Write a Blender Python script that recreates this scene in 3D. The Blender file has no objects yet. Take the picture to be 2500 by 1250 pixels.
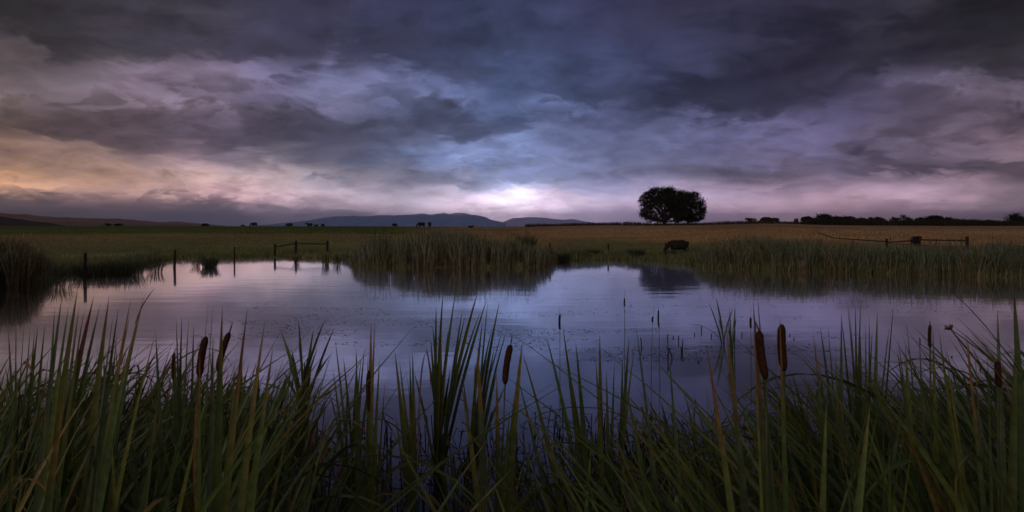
import bpy, math, random
import numpy as np
from mathutils import Vector

sc = bpy.context.scene
COL = sc.collection
rnd = random.Random(7)
R = math.radians

# ------------------------------------------------------------------ camera
H = 2.8            # eye height above the water, metres
F = 1667.0         # focal length in pixels of a 2500 px wide frame
CX, HY = 1250.0, 552.0
cd = bpy.data.cameras.new('camera')
cam = bpy.data.objects.new('camera', cd); COL.objects.link(cam)
cam.location = (0, 0, H); cam.rotation_euler = (R(90), 0, 0)
cd.sensor_width = 36.0; cd.lens = 36.0 * F / 2500.0
cd.shift_y = -(625 - HY) / 2500.0
cd.clip_start = 0.1; cd.clip_end = 40000
cd.dof.use_dof = True; cd.dof.focus_distance = 16.0; cd.dof.aperture_fstop = 6.3
sc.camera = cam
sc.render.resolution_x = 1024; sc.render.resolution_y = 512
sc.view_settings.view_transform = 'Standard'
sc.view_settings.look = 'None'
sc.view_settings.exposure = 0.12
sc.view_settings.gamma = 1.0

def W(px, py, d):
    """world point seen at pixel (px,py) at distance d along the view axis"""
    return Vector(((px - CX) * d / F, d, H - (py - HY) * d / F))

def lin(c):
    c = np.asarray(c, float)
    return np.where(c <= 0.04045, c / 12.92, ((c + 0.055) / 1.055) ** 2.4)

# ------------------------------------------------------------------ sun (weak, very soft: a heavily overcast dusk)
SUN_EL, SUN_AZ = 14.0, 215.0      # behind the camera, to its left
sd = bpy.data.lights.new('sun', 'SUN'); sd.energy = 0.35; sd.angle = R(25); sd.color = (1.0, 0.86, 0.70)
so = bpy.data.objects.new('sun', sd); COL.objects.link(so)
a = R(SUN_AZ); e = R(SUN_EL)
sdir = Vector((math.sin(a) * math.cos(e), math.cos(a) * math.cos(e), math.sin(e)))
so.rotation_euler = sdir.to_track_quat('Z', 'Y').to_euler()

# ------------------------------------------------------------------ sky: cloud deck at dusk, all in world nodes
GX = np.arange(0, 2501, 125)
SKY_L = [
 (0,   [40,48,52,58,65,62,60,62,62,62,64,66,62,58,56,58,50,52,60,48,34]),
 (40,  [42,50,54,60,66,66,62,62,62,62,64,68,62,58,60,56,46,48,52,40,36]),
 (80,  [48,52,56,60,64,66,62,62,62,60,64,68,66,62,62,48,44,46,44,40,42]),
 (110, [74,62,58,60,64,66,66,64,66,62,70,74,70,66,58,46,44,44,42,42,56]),
 (140, [84,88,80,76,68,70,70,72,72,64,82,80,74,66,56,46,44,44,44,50,58]),
 (165, [92,96,100,104,92,76,88,132,90,76,84,80,78,72,60,46,46,46,50,62,66]),
 (190, [110,100,108,120,108,122,112,122,114,92,84,80,72,58,50,46,48,58,80,88,92]),
 (215, [96,94,106,128,124,118,128,104,112,112,84,78,70,56,48,48,54,76,104,110,100]),
 (240, [84,80,96,112,112,106,120,96,84,104,90,84,72,58,52,52,60,76,84,94,104]),
 (265, [84,78,84,92,92,96,104,100,80,90,84,116,98,60,56,56,70,82,84,88,84]),
 (290, [78,76,80,84,88,84,82,86,80,78,86,84,86,88,92,104,92,92,90,84,74]),
 (315, [72,72,76,80,82,78,76,74,78,76,104,108,98,108,110,110,106,104,102,104,90]),
 (335, [94,80,78,78,80,78,76,88,92,96,140,116,106,106,98,100,108,102,94,106,112]),
 (360, [112,116,104,104,122,98,88,86,104,148,146,118,102,98,92,114,104,94,90,108,118]),
 (385, [116,124,124,118,148,104,96,90,110,144,138,126,108,108,98,104,98,80,78,86,112]),
 (410, [124,126,130,138,164,146,108,92,122,138,132,128,112,112,94,108,98,80,70,70,96]),
 (430, [150,142,136,152,174,170,162,112,118,128,146,134,120,112,84,90,112,126,124,84,80]),
 (450, [166,160,140,152,176,172,176,138,112,124,208,160,146,148,124,96,126,142,148,132,84]),
 (465, [102,130,142,150,172,180,190,166,134,182,232,168,150,165,158,132,134,156,158,142,108]),
 (480, [90,92,102,112,152,172,172,162,160,196,244,198,164,165,160,150,152,162,156,136,106]),
 (495, [84,86,88,92,106,148,158,152,166,212,238,206,178,160,160,160,150,146,150,138,108]),
 (510, [80,82,84,86,92,118,148,150,180,206,222,206,178,158,155,165,150,150,140,130,104]),
 (525, [76,80,84,84,88,100,118,112,190,200,208,192,168,150,150,152,155,145,135,125,104]),
 (540, [72,80,84,82,86,95,104,108,160,185,190,178,160,145,140,148,150,140,130,120,104]),
 (556, [70,78,82,80,84,92,100,104,150,180,185,180,160,142,138,145,148,138,128,118,102]),
]
HX = [0, 500, 1000, 1250, 1500, 2000, 2500]
SKY_H = [
 (0,   [(1.0,.95,.97),(1.0,.95,1.14),(.88,.92,1.25),(.85,.95,1.27),(.88,.90,1.24),(.95,.90,1.15),(1,.95,1)]),
 (200, [(1.1,.95,.97),(1.03,.93,1.1),(.90,.95,1.2),(.82,.97,1.27),(.85,.95,1.27),(.95,.90,1.17),(1.02,.93,1.08)]),
 (330, [(1.2,.95,.87),(1.05,.92,1.05),(.90,.95,1.17),(.86,.97,1.22),(.90,.95,1.2),(.97,.92,1.17),(1.1,.92,1.02)]),
 (400, [(1.25,.97,.78),(1.12,.94,.97),(.88,.98,1.2),(.88,.97,1.2),(.92,.96,1.18),(1,.92,1.12),(1.08,.93,1.02)]),
 (440, [(1.30,.97,.74),(1.15,.95,.92),(.97,.96,1.1),(.93,.97,1.13),(.96,.95,1.14),(1.07,.92,1.06),(1.1,.92,1.0)]),
 (490, [(1.15,.94,.93),(1.16,.93,.95),(1.04,.95,1.04),(1.06,.945,1.03),(1.04,.945,1.08),(1.11,.92,1.0),(1.08,.92,1.0)]),
 (556, [(1.05,.94,1.03),(.97,.93,1.12),(1.08,.94,1.02),(1.08,.94,1.02),(1.05,.93,1.08),(1.14,.90,.98),(1.1,.92,1.0)]),
]
_Ly = np.array([r[0] for r in SKY_L], float); _L = np.array([r[1] for r in SKY_L], float)
_Hy = np.array([r[0] for r in SKY_H], float); _Hc = np.array([r[1] for r in SKY_H], float)

def sky_rgb(px, py):
    px = min(max(px, 0), 2500); 
    dark = 1.0
    if py < 0:
        dark = 1.0 / (1 + (-py) / 170.0); py = 0
    py = min(max(py, 0), 556)
    col = [np.interp(px, GX, row) for row in _L]
    L = np.interp(py, _Ly, col)
    h = np.array([np.interp(py, _Hy, [np.interp(px, HX, row[:, k]) for row in _Hc]) for k in range(3)])
    h = h * np.array([1.0, 0.985 if h[1] < .94 else 1.0, 1.0 + (0.34 if h[0] < 1.0 else 0.05) * max(h[2] - 1.0, 0)])
    ref = 100.0; Lc = ref * (L / ref) ** (1.17 if L < 100 else 1.10) * (1.05 + 0.09 * min(max((py - 330) / 60.0, 0), 1))
    hdr = 1.0 + max(0.0, L - 205) / 40.0 * 0.35
    return lin(np.clip(Lc * h / 255.0, 0, 1.12)) * dark * hdr

world = bpy.data.worlds.new('World'); sc.world = world
world.use_nodes = True
nt = world.node_tree; nt.nodes.clear()
N = nt.nodes; LK = nt.links
def node(t, **kw):
    n = N.new(t)
    for k, v in kw.items(): setattr(n, k, v)
    return n
def put(sock, v):
    if isinstance(v, (int, float)): sock.default_value = v
    else: LK.new(v, sock)
def M(op, a, b=0.0, c=None, clamp=False):
    n = node('ShaderNodeMath', operation=op, use_clamp=clamp)
    put(n.inputs[0], a); put(n.inputs[1], b)
    if c is not None: put(n.inputs[2], c)
    return n.outputs[0]
tc = node('ShaderNodeTexCoord')
sx = node('ShaderNodeSeparateXYZ'); LK.new(tc.outputs['Generated'], sx.inputs[0])
X, Y, Z = sx.outputs
hor = M('SQRT', M('ADD', M('MULTIPLY', X, X), M('MULTIPLY', Y, Y)))
tane = M('DIVIDE', Z, M('MAXIMUM', hor, 1e-3))
az = M('ARCTAN2', X, Y)
# perspective coordinates of a flat cloud deck
den = M('ADD', M('ABSOLUTE', Z), 0.27)
cv = node('ShaderNodeCombineXYZ'); LK.new(M('DIVIDE', X, den), cv.inputs[0]); LK.new(M('DIVIDE', Y, den), cv.inputs[1])
def noise(scale, detail, rough=0.55, dist=0.0, vec=None):
    n = node('ShaderNodeTexNoise'); n.inputs['Scale'].default_value = scale
    n.inputs['Detail'].default_value = detail; n.inputs['Roughness'].default_value = rough
    n.inputs['Distortion'].default_value = dist
    LK.new(vec or cv.outputs[0], n.inputs['Vector']); return n
def warp(scale, off):
    n = noise(scale, 8.0, 0.55, 0.2)
    s = node('ShaderNodeSeparateColor'); LK.new(n.outputs['Color'], s.inputs[0])
    return M('SUBTRACT', s.outputs[0], 0.5), M('SUBTRACT', s.outputs[1], 0.5)
w1, w2 = warp(3.2, 0)
az_w = M('ADD', az, M('MULTIPLY', w1, M('ADD', M('MULTIPLY', tane, 0.24), 0.03)))
te_w = M('ADD', tane, M('MULTIPLY', w2, M('ADD', M('MULTIPLY', M('ABSOLUTE', tane), 0.22), 0.004)))
# crisp ragged cloud edges: two steep-sided noise fields push the cloud masses up/down and sideways
def steep(scale, detail, lo, hi, rough=0.6, off=(0, 0, 0)):
    mp = node('ShaderNodeMapping'); mp.inputs['Location'].default_value = off; LK.new(cv.outputs[0], mp.inputs[0])
    n = noise(scale, detail, rough, 0.4, mp.outputs[0]); mr_ = node('ShaderNodeMapRange'); mr_.interpolation_type = 'SMOOTHSTEP'
    LK.new(n.outputs[0], mr_.inputs[0]); mr_.inputs[1].default_value = lo; mr_.inputs[2].default_value = hi
    mr_.inputs[3].default_value = -0.5; mr_.inputs[4].default_value = 0.5; return mr_.outputs[0]
st1 = steep(2.5, 9, 0.46, 0.535, 0.56, (3, 7, 0)); st2 = steep(6.5, 8, 0.455, 0.54, 0.58, (11, 2, 0)); st3 = steep(3.3, 9, 0.45, 0.55, 0.58, (21, 5, 0))
amp_t = M('ADD', M('MULTIPLY', M('MINIMUM', M('ABSOLUTE', tane), 0.17), 0.12), 0.003)
te_w = M('ADD', te_w, M('MULTIPLY', M('ADD', st1, M('MULTIPLY', st2, 0.45)), amp_t))
az_w = M('ADD', az_w, M('MULTIPLY', M('ADD', st3, M('MULTIPLY', st2, 0.4)), M('ADD', M('MULTIPLY', tane, 0.14), 0.006)))
AZ = R(42)
# colour rows at fixed elevations, each row a pair of colour ramps along the azimuth
rows_py = [556, 545, 534, 522, 510, 498, 487, 476, 465, 453, 441, 430, 418, 405, 390, 372, 352, 334, 314, 290, 265, 240, 215, 190, 165, 140, 110, 80, 40, 0, -160, -700]
rows_te = [(HY - p) / F for p in rows_py]
fl = M('ADD', M('DIVIDE', az_w, AZ), 1.0)     # 0..1 on the left half
fr = M('DIVIDE', az_w, AZ)                    # 0..1 on the right half
side = M('GREATER_THAN', az_w, 0.0)
def mixc(f, a_, b_):
    m = node('ShaderNodeMix', data_type='RGBA'); put(m.inputs[0], f); LK.new(a_, m.inputs[6]); LK.new(b_, m.inputs[7]); return m.outputs[2]
def ramp(fac, te, lo, hi):
    r = node('ShaderNodeValToRGB'); LK.new(fac, r.inputs[0]); cr = r.color_ramp
    cr.interpolation = 'LINEAR'; K = 32
    for i in range(K):
        t = i / (K - 1); aa = lo + (hi - lo) * t
        aa = max(min(aa, R(44)), R(-44))
        c = sky_rgb(CX + F * math.tan(aa), HY - F * te / math.cos(aa))
        if i == 0: el = cr.elements[0]; el.position = 0
        elif i == K - 1: el = cr.elements[len(cr.elements) - 1]; el.position = 1
        else: el = cr.elements.new(t)
        el.color = (c[0], c[1], c[2], 1)
    return r.outputs[0]
col = None
for i, te in enumerate(rows_te):
    c = mixc(side, ramp(fl, te, -AZ, 0), ramp(fr, te, 0, AZ))
    if col is None: col = c
    else:
        mr = node('ShaderNodeMapRange'); mr.clamp = True; mr.interpolation_type = 'LINEAR'
        LK.new(te_w, mr.inputs[0]); mr.inputs[1].default_value = rows_te[i - 1]; mr.inputs[2].default_value = te
        col = mixc(mr.outputs[0], col, c)
# cloud texture: billows and fine wisps modulate the brightness
n1 = noise(7.0, 9.0, 0.58, 0.5); n2 = noise(1.7, 4.0, 0.5, 0.2)
g = M('ADD', M('MULTIPLY', M('SUBTRACT', n1.outputs[0], 0.5), 1.35), M('MULTIPLY', M('SUBTRACT', n2.outputs[0], 0.5), 0.4)); g = M('ADD', g, M('MULTIPLY', M('ADD', st2, M('MULTIPLY', st1, 1.2)), 0.16))
gain = M('ADD', 1.0, M('MULTIPLY', g, M('MINIMUM', M('ADD', 0.35, M('MULTIPLY', M('ABSOLUTE', tane), 9.0)), 1.0)))
# brighter low sky: the light of the vanished sun under the cloud deck
lowf = node('ShaderNodeMapRange'); lowf.interpolation_type = 'SMOOTHSTEP'; LK.new(tane, lowf.inputs[0])
lowf.inputs[1].default_value = 0.0; lowf.inputs[2].default_value = 0.075; lowf.inputs[3].default_value = 2.1; lowf.inputs[4].default_value = 1.0
gain = M('MULTIPLY', gain, lowf.outputs[0])
vm = node('ShaderNodeVectorMath', operation='SCALE'); LK.new(col, vm.inputs[0]); LK.new(gain, vm.inputs['Scale'])
front = vm.outputs[0]
# the half of the sky behind the camera: paler, warmer dusk cloud
rb = node('ShaderNodeValToRGB'); LK.new(M('MULTIPLY', M('MAXIMUM', tane, 0.0), 0.5), rb.inputs[0])
rb.color_ramp.elements[0].color = (0.50, 0.36, 0.30, 1); rb.color_ramp.elements[1].color = (0.09, 0.085, 0.12, 1)
el = rb.color_ramp.elements.new(0.25); el.color = (0.24, 0.19, 0.20, 1)
vb = node('ShaderNodeVectorMath', operation='SCALE'); LK.new(rb.outputs[0], vb.inputs[0]); LK.new(gain, vb.inputs['Scale'])
mb = node('ShaderNodeMapRange'); mb.interpolation_type = 'SMOOTHSTEP'; LK.new(M('ABSOLUTE', az), mb.inputs[0])
mb.inputs[1].default_value = R(55); mb.inputs[2].default_value = R(120)
allc = mixc(mb.outputs[0], front, vb.outputs[0])
bg = node('ShaderNodeBackground'); LK.new(allc, bg.inputs[0]); bg.inputs[1].default_value = 1.0
sky = node('ShaderNodeTexSky'); sky.sky_type = 'NISHITA'; sky.sun_disc = False
sky.sun_elevation = R(SUN_EL); sky.sun_rotation = R(SUN_AZ)
bg2 = node('ShaderNodeBackground'); LK.new(sky.outputs[0], bg2.inputs[0]); bg2.inputs[1].default_value = 0.05
# thin cloud cover lets a little clear sky through overhead only
cover = node('ShaderNodeMapRange'); cover.interpolation_type = 'SMOOTHSTEP'; LK.new(tane, cover.inputs[0])
cover.inputs[1].default_value = 0.45; cover.inputs[2].default_value = 3.0; cover.inputs[3].default_value = 0.0; cover.inputs[4].default_value = 0.3
ms = node('ShaderNodeMixShader'); LK.new(cover.outputs[0], ms.inputs[0]); LK.new(bg.outputs[0], ms.inputs[1]); LK.new(bg2.outputs[0], ms.inputs[2])
ow = node('ShaderNodeOutputWorld'); LK.new(ms.outputs[0], ow.inputs[0])

# ------------------------------------------------------------------ helpers
def tag(o, label=None, cat=None, group=None, kind=None):
    if label: o['label'] = label
    if cat: o['category'] = cat
    if group: o['group'] = group
    if kind: o['kind'] = kind
    return o
def mesh_obj(name, V, Fc, mat, parent=None, cols=None, smooth=True, loc=(0, 0, 0), me_only=False):
    me = bpy.data.meshes.new(name)
    V = np.asarray(V, np.float32)
    me.from_pydata(V.tolist(), [], Fc if isinstance(Fc, list) else Fc.tolist())
    if cols is not None:
        ca = me.color_attributes.new('Col', 'FLOAT_COLOR', 'POINT')
        c4 = np.ones((len(V), 4), np.float32); c4[:, :3] = cols
        ca.data.foreach_set('color', c4.ravel())
    me.materials.append(mat)
    if smooth: me.shade_smooth()
    me.update()
    if me_only: return me
    o = bpy.data.objects.new(name, me); COL.objects.link(o); o.location = loc
    if parent: o.parent = parent
    return o
def empty(name, loc, rz=0):
    o = bpy.data.objects.new(name, None); COL.objects.link(o); o.location = loc; o.rotation_euler = (0, 0, rz)
    o.empty_display_size = 0.2
    return o
class NT:
    """little wrapper for a material node tree"""
    def __init__(s, name):
        s.m = bpy.data.materials.new(name); s.m.use_nodes = True; s.t = s.m.node_tree; s.t.nodes.clear()
        s.out = s.t.nodes.new('ShaderNodeOutputMaterial')
    def n(s, t, **kw):
        x = s.t.nodes.new(t)
        for k, v in kw.items(): setattr(x, k, v)
        return x
    def l(s, a_, b_): s.t.links.new(a_, b_)
    def noise(s, scale, detail=4, rough=0.55, coord='Object', mscale=None, dist=0):
        tcn = s.n('ShaderNodeTexCoord'); n_ = s.n('ShaderNodeTexNoise')
        n_.inputs['Scale'].default_value = scale; n_.inputs['Detail'].default_value = detail; n_.inputs['Roughness'].default_value = rough
        n_.inputs['Distortion'].default_value = dist
        if mscale:
            mp = s.n('ShaderNodeMapping'); mp.inputs['Scale'].default_value = mscale
            s.l(tcn.outputs[coord], mp.inputs[0]); s.l(mp.outputs[0], n_.inputs['Vector'])
        else: s.l(tcn.outputs[coord], n_.inputs['Vector'])
        return n_.outputs[0]
    def ramp(s, fac, stops):
        r = s.n('ShaderNodeValToRGB'); s.l(fac, r.inputs[0]); e_ = r.color_ramp.elements
        for i, (p, c) in enumerate(stops):
            x = e_[0] if i == 0 else (e_[len(e_) - 1] if i == len(stops) - 1 else e_.new(p))
            x.position = p; x.color = (*c, 1)
        return r.outputs[0]
def mat_leaf(name, rough=0.5, trans=0.25, nscale=30, var=0.35, spec=0.3):
    """plant tissue: colour of each blade from its colour attribute, streaked by noise"""
    q = NT(name); at = q.n('ShaderNodeAttribute', attribute_name='Col')
    nz = q.noise(nscale, 3)
    mr = q.n('ShaderNodeMapRange'); q.l(nz, mr.inputs[0]); mr.inputs[1].default_value = 0.3; mr.inputs[2].default_value = 0.7
    mr.inputs[3].default_value = 1 - var; mr.inputs[4].default_value = 1 + var
    vm_ = q.n('ShaderNodeVectorMath', operation='SCALE'); q.l(at.outputs['Color'], vm_.inputs[0]); q.l(mr.outputs[0], vm_.inputs['Scale'])
    p = q.n('ShaderNodeBsdfPrincipled'); q.l(vm_.outputs[0], p.inputs['Base Color'])
    p.inputs['Roughness'].default_value = rough; p.inputs['Specular IOR Level'].default_value = spec
    if trans > 0:
        tr = q.n('ShaderNodeBsdfTranslucent'); q.l(vm_.outputs[0], tr.inputs[0])
        mx = q.n('ShaderNodeMixShader'); mx.inputs[0].default_value = trans
        q.l(p.outputs[0], mx.inputs[1]); q.l(tr.outputs[0], mx.inputs[2]); q.l(mx.outputs[0], q.out.inputs[0])
    else: q.l(p.outputs[0], q.out.inputs[0])
    return q.m
def mat_noise(name, c1, c2, scale=8, rough=0.8, mscale=None, bump=0.3, bdist=0.02, spec=0.2):
    q = NT(name); nz = q.noise(scale, 6, 0.6, mscale=mscale)
    c = q.ramp(nz, [(0.32, c1), (0.68, c2)])
    p = q.n('ShaderNodeBsdfPrincipled'); q.l(c, p.inputs['Base Color']); p.inputs['Roughness'].default_value = rough
    p.inputs['Specular IOR Level'].default_value = spec
    if bump:
        b = q.n('ShaderNodeBump'); b.inputs['Strength'].default_value = bump; b.inputs['Distance'].default_value = bdist
        q.l(nz, b.inputs['Height']); q.l(b.outputs[0], p.inputs['Normal'])
    q.l(p.outputs[0], q.out.inputs[0]); return q.m

# value noise in numpy, for terrain and colour variation
def vnoise(x, y, seed=0):
    x = np.asarray(x, float); y = np.asarray(y, float)
    xi = np.floor(x).astype(np.int64); yi = np.floor(y).astype(np.int64); fx = x - xi; fy = y - yi
    fx = fx * fx * (3 - 2 * fx); fy = fy * fy * (3 - 2 * fy)
    def h(i, j):
        n = (i * 374761393 + j * 668265263 + seed * 974634777) & 0xffffffff
        n = ((n ^ (n >> 13)) * 1274126177) & 0xffffffff
        return ((n ^ (n >> 16)) & 0xffff) / 65535.0
    return (h(xi, yi) * (1 - fx) + h(xi + 1, yi) * fx) * (1 - fy) + (h(xi, yi + 1) * (1 - fx) + h(xi + 1, yi + 1) * fx) * fy
def fbm(x, y, seed=0, oct=4):
    s = 0; a_ = 0.5
    for k in range(oct):
        s = s + a_ * vnoise(x * 2 ** k, y * 2 ** k, seed + k * 17); a_ *= 0.5
    return s
# ------------------------------------------------------------------ terrain
# far shore of the pond, given by where the waterline is seen
SH_PX = [-700, -300, -60, 60, 150, 300, 390, 450, 560, 680, 850, 870, 1000, 1100, 1200, 1330, 1365, 1420, 1500, 1600, 1680, 1720, 1900, 2060, 2200, 2350, 2500, 2800, 3300]
SH_PY = [740, 718, 700, 690, 668, 655, 637, 631, 630, 629, 633, 647, 650, 651, 652, 650, 637, 635, 634, 637, 645, 653, 659, 664, 667, 671, 675, 684, 700]
CR_PX = [-900, 0, 500, 950, 1050, 1170, 1250, 1300, 1400, 1480, 1560, 1620, 1700, 1780, 1850, 1900, 1980, 2100, 2300, 2500, 3400]
CR_PY = [551, 551.5, 552, 552.4, 554, 555.3, 555, 552.5, 550, 548.8, 549.5, 549.5, 549, 546.5, 545, 544.5, 547, 549, 550, 550, 550]
CR_D  = [210, 210, 210, 200, 185, 165, 150, 142, 136, 133, 131, 131, 131, 131, 131, 131, 131, 131, 131, 131, 131]
SH_U = [(p - CX) / F for p in SH_PX]; SH_Y = [H * F / (p - HY) for p in SH_PY]
CR_U = [(p - CX) / F for p in CR_PX]
CR_Z = [H + d * (HY - p) / F for p, d in zip(CR_PY, CR_D)]

def terrain(x, y):
    x = np.asarray(x, float); y = np.asarray(y, float)
    yy = np.maximum(y, 0.5); u = np.clip(x / yy, -1.4, 1.4)
    ys = np.interp(u, SH_U, SH_Y); yc = np.interp(u, CR_U, CR_D); zc = np.interp(u, CR_U, CR_Z)
    ys = ys + (vnoise(x * 0.35, y * 0.12, 3) - 0.5) * 1.2
    t = (y - ys) / (yc - ys); tt = np.clip(t, 0, 1)
    z_land = zc * (0.55 * tt + 0.45 * (1 - (1 - tt) ** 2)) + 0.10 * (1 - np.exp(-np.maximum(y - ys, 0) / 1.5)) * (1 - tt)
    z_land = z_land + (fbm(x * 0.12, y * 0.12, 5) - 0.47) * 0.25 * np.clip(tt * 6, 0, 1) * np.clip((1 - tt) * 4, 0, 1)
    beyond = np.maximum(y - yc, 0)
    z_land = np.where(t > 1, zc - 0.0025 * np.minimum(beyond, 500) - 0.0002 * beyond, z_land)
    z_bed = -0.6 * np.clip((ys - y) / 4.0, 0, 1)
    # near bank under the camera
    z_near = 0.9 - 0.42 * (y + 0.15 * np.sin(x * 0.7)) - 0.00 * x
    z_near = np.clip(z_near, -0.7, 1.25)
    z = np.where(t > 0, z_land, np.maximum(z_bed, np.maximum(z_near, -0.6)))
    z = np.where(y < 0, np.clip(1.25 + 0 * x, -1, 1.25), z)
    z = np.where((np.abs(x) > 1.4 * yy) & (y > 0), np.where(y < 60, np.minimum(np.maximum(z, 0.0), 1.25), z), z)
    return z

def build_ground():
    azs = np.concatenate([np.arange(-48, 48.01, 0.3), np.arange(52, 309, 4.0)])
    rs = [0.0]; r = 0.8
    while r < 20: rs.append(r); r *= 1.06
    while r < 300: rs.append(r); r *= 1.018
    while r < 26000: rs.append(r); r *= 1.12
    rs = np.array(rs[1:]); na = len(azs); nr = len(rs)
    A, RR = np.meshgrid(np.radians(azs), rs)
    x = RR * np.sin(A); y = RR * np.cos(A); z = terrain(x, y)
    V = np.stack([x, y, z], -1).reshape(-1, 3)
    i = np.arange(nr - 1)[:, None] * na; j = np.arange(na)[None, :]; jn = (j + 1) % na
    Fq = np.stack([i + j, i + na + j, i + na + jn, i + jn], -1).reshape(-1, 4)
    V = np.vstack([V, [[0, 0, 1.25]]])
    fan = [[len(V) - 1, k, (k + 1) % na] for k in range(na)]
    faces = Fq.tolist() + fan
    # what grows or lies where: green field at left rear, brown dry pasture at right, olive in between, mud in the pond
    xx, yy_, zz = V.T; yyc = np.maximum(yy_, 0.5); u = np.clip(xx / yyc, -1.4, 1.4)
    ys = np.interp(u, SH_U, SH_Y); yc = np.interp(u, CR_U, CR_D); t = (yy_ - ys) / (yc - ys)
    n1_ = fbm(xx * 0.05, yy_ * 0.025, 11); n2_ = fbm(xx * 0.25, yy_ * 0.08, 23)
    green = np.array([.090, .115, .030]); olive = np.array([.21, .17, .075]); brown = np.array([.33, .215, .11]); lush = np.array([.17, .175, .075]); mud = np.array([.035, .03, .022])
    wr = np.clip((u + 0.12) / 0.12, 0, 1)[:, None]
    gf = (np.clip((t - 0.36 + (n2_ - .47) * .12) / 0.08, 0, 1) * np.clip((-u - 0.10) / 0.08, 0, 1))[:, None]
    c = olive * (1 - wr) + brown * wr
    c = c * (1 - gf) + green * gf
    sh = np.clip(1 - (t - 0.14 - (n1_ - .47) * .5) / 0.16, 0, 1)[:, None]
    c = c * (1 - sh) + lush * sh
    m = (np.clip((0.02 - t) * 40, 0, 1))[:, None]; c = c * (1 - m) + mud * m
    c = c * (0.8 + 0.5 * (n1_[:, None]) + 0.35 * (n2_[:, None] - .47))
    q = NT('pasture_ground'); at = q.n('ShaderNodeAttribute', attribute_name='Col')
    na_ = q.noise(1.0, 8, 0.65, mscale=(0.9, 0.28, 1)); nb = q.noise(6.0, 6, 0.7, mscale=(1, 0.5, 1))
    ad = q.n('ShaderNodeMath', operation='ADD'); q.l(na_, ad.inputs[0]); q.l(nb, ad.inputs[1])
    mr = q.n('ShaderNodeMapRange'); q.l(ad.outputs[0], mr.inputs[0]); mr.inputs[1].default_value = 0.6; mr.inputs[2].default_value = 1.4
    mr.inputs[3].default_value = 0.5; mr.inputs[4].default_value = 1.5
    vs = q.n('ShaderNodeVectorMath', operation='SCALE'); q.l(at.outputs['Color'], vs.inputs[0]); q.l(mr.outputs[0], vs.inputs['Scale'])
    p = q.n('ShaderNodeBsdfPrincipled'); q.l(vs.outputs[0], p.inputs['Base Color']); p.inputs['Roughness'].default_value = 0.95; p.inputs['Specular IOR Level'].default_value = 0.05
    b = q.n('ShaderNodeBump'); b.inputs['Strength'].default_value = 0.7; b.inputs['Distance'].default_value = 0.15; q.l(ad.outputs[0], b.inputs['Height']); q.l(b.outputs[0], p.inputs['Normal'])
    q.l(p.outputs[0], q.out.inputs[0])
    o = mesh_obj('ground', V, faces, q.m, cols=c); tag(o, 'dark pasture rising gently behind the pond, green at left and brown at right', kind='structure')
    return o
build_ground()

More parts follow.
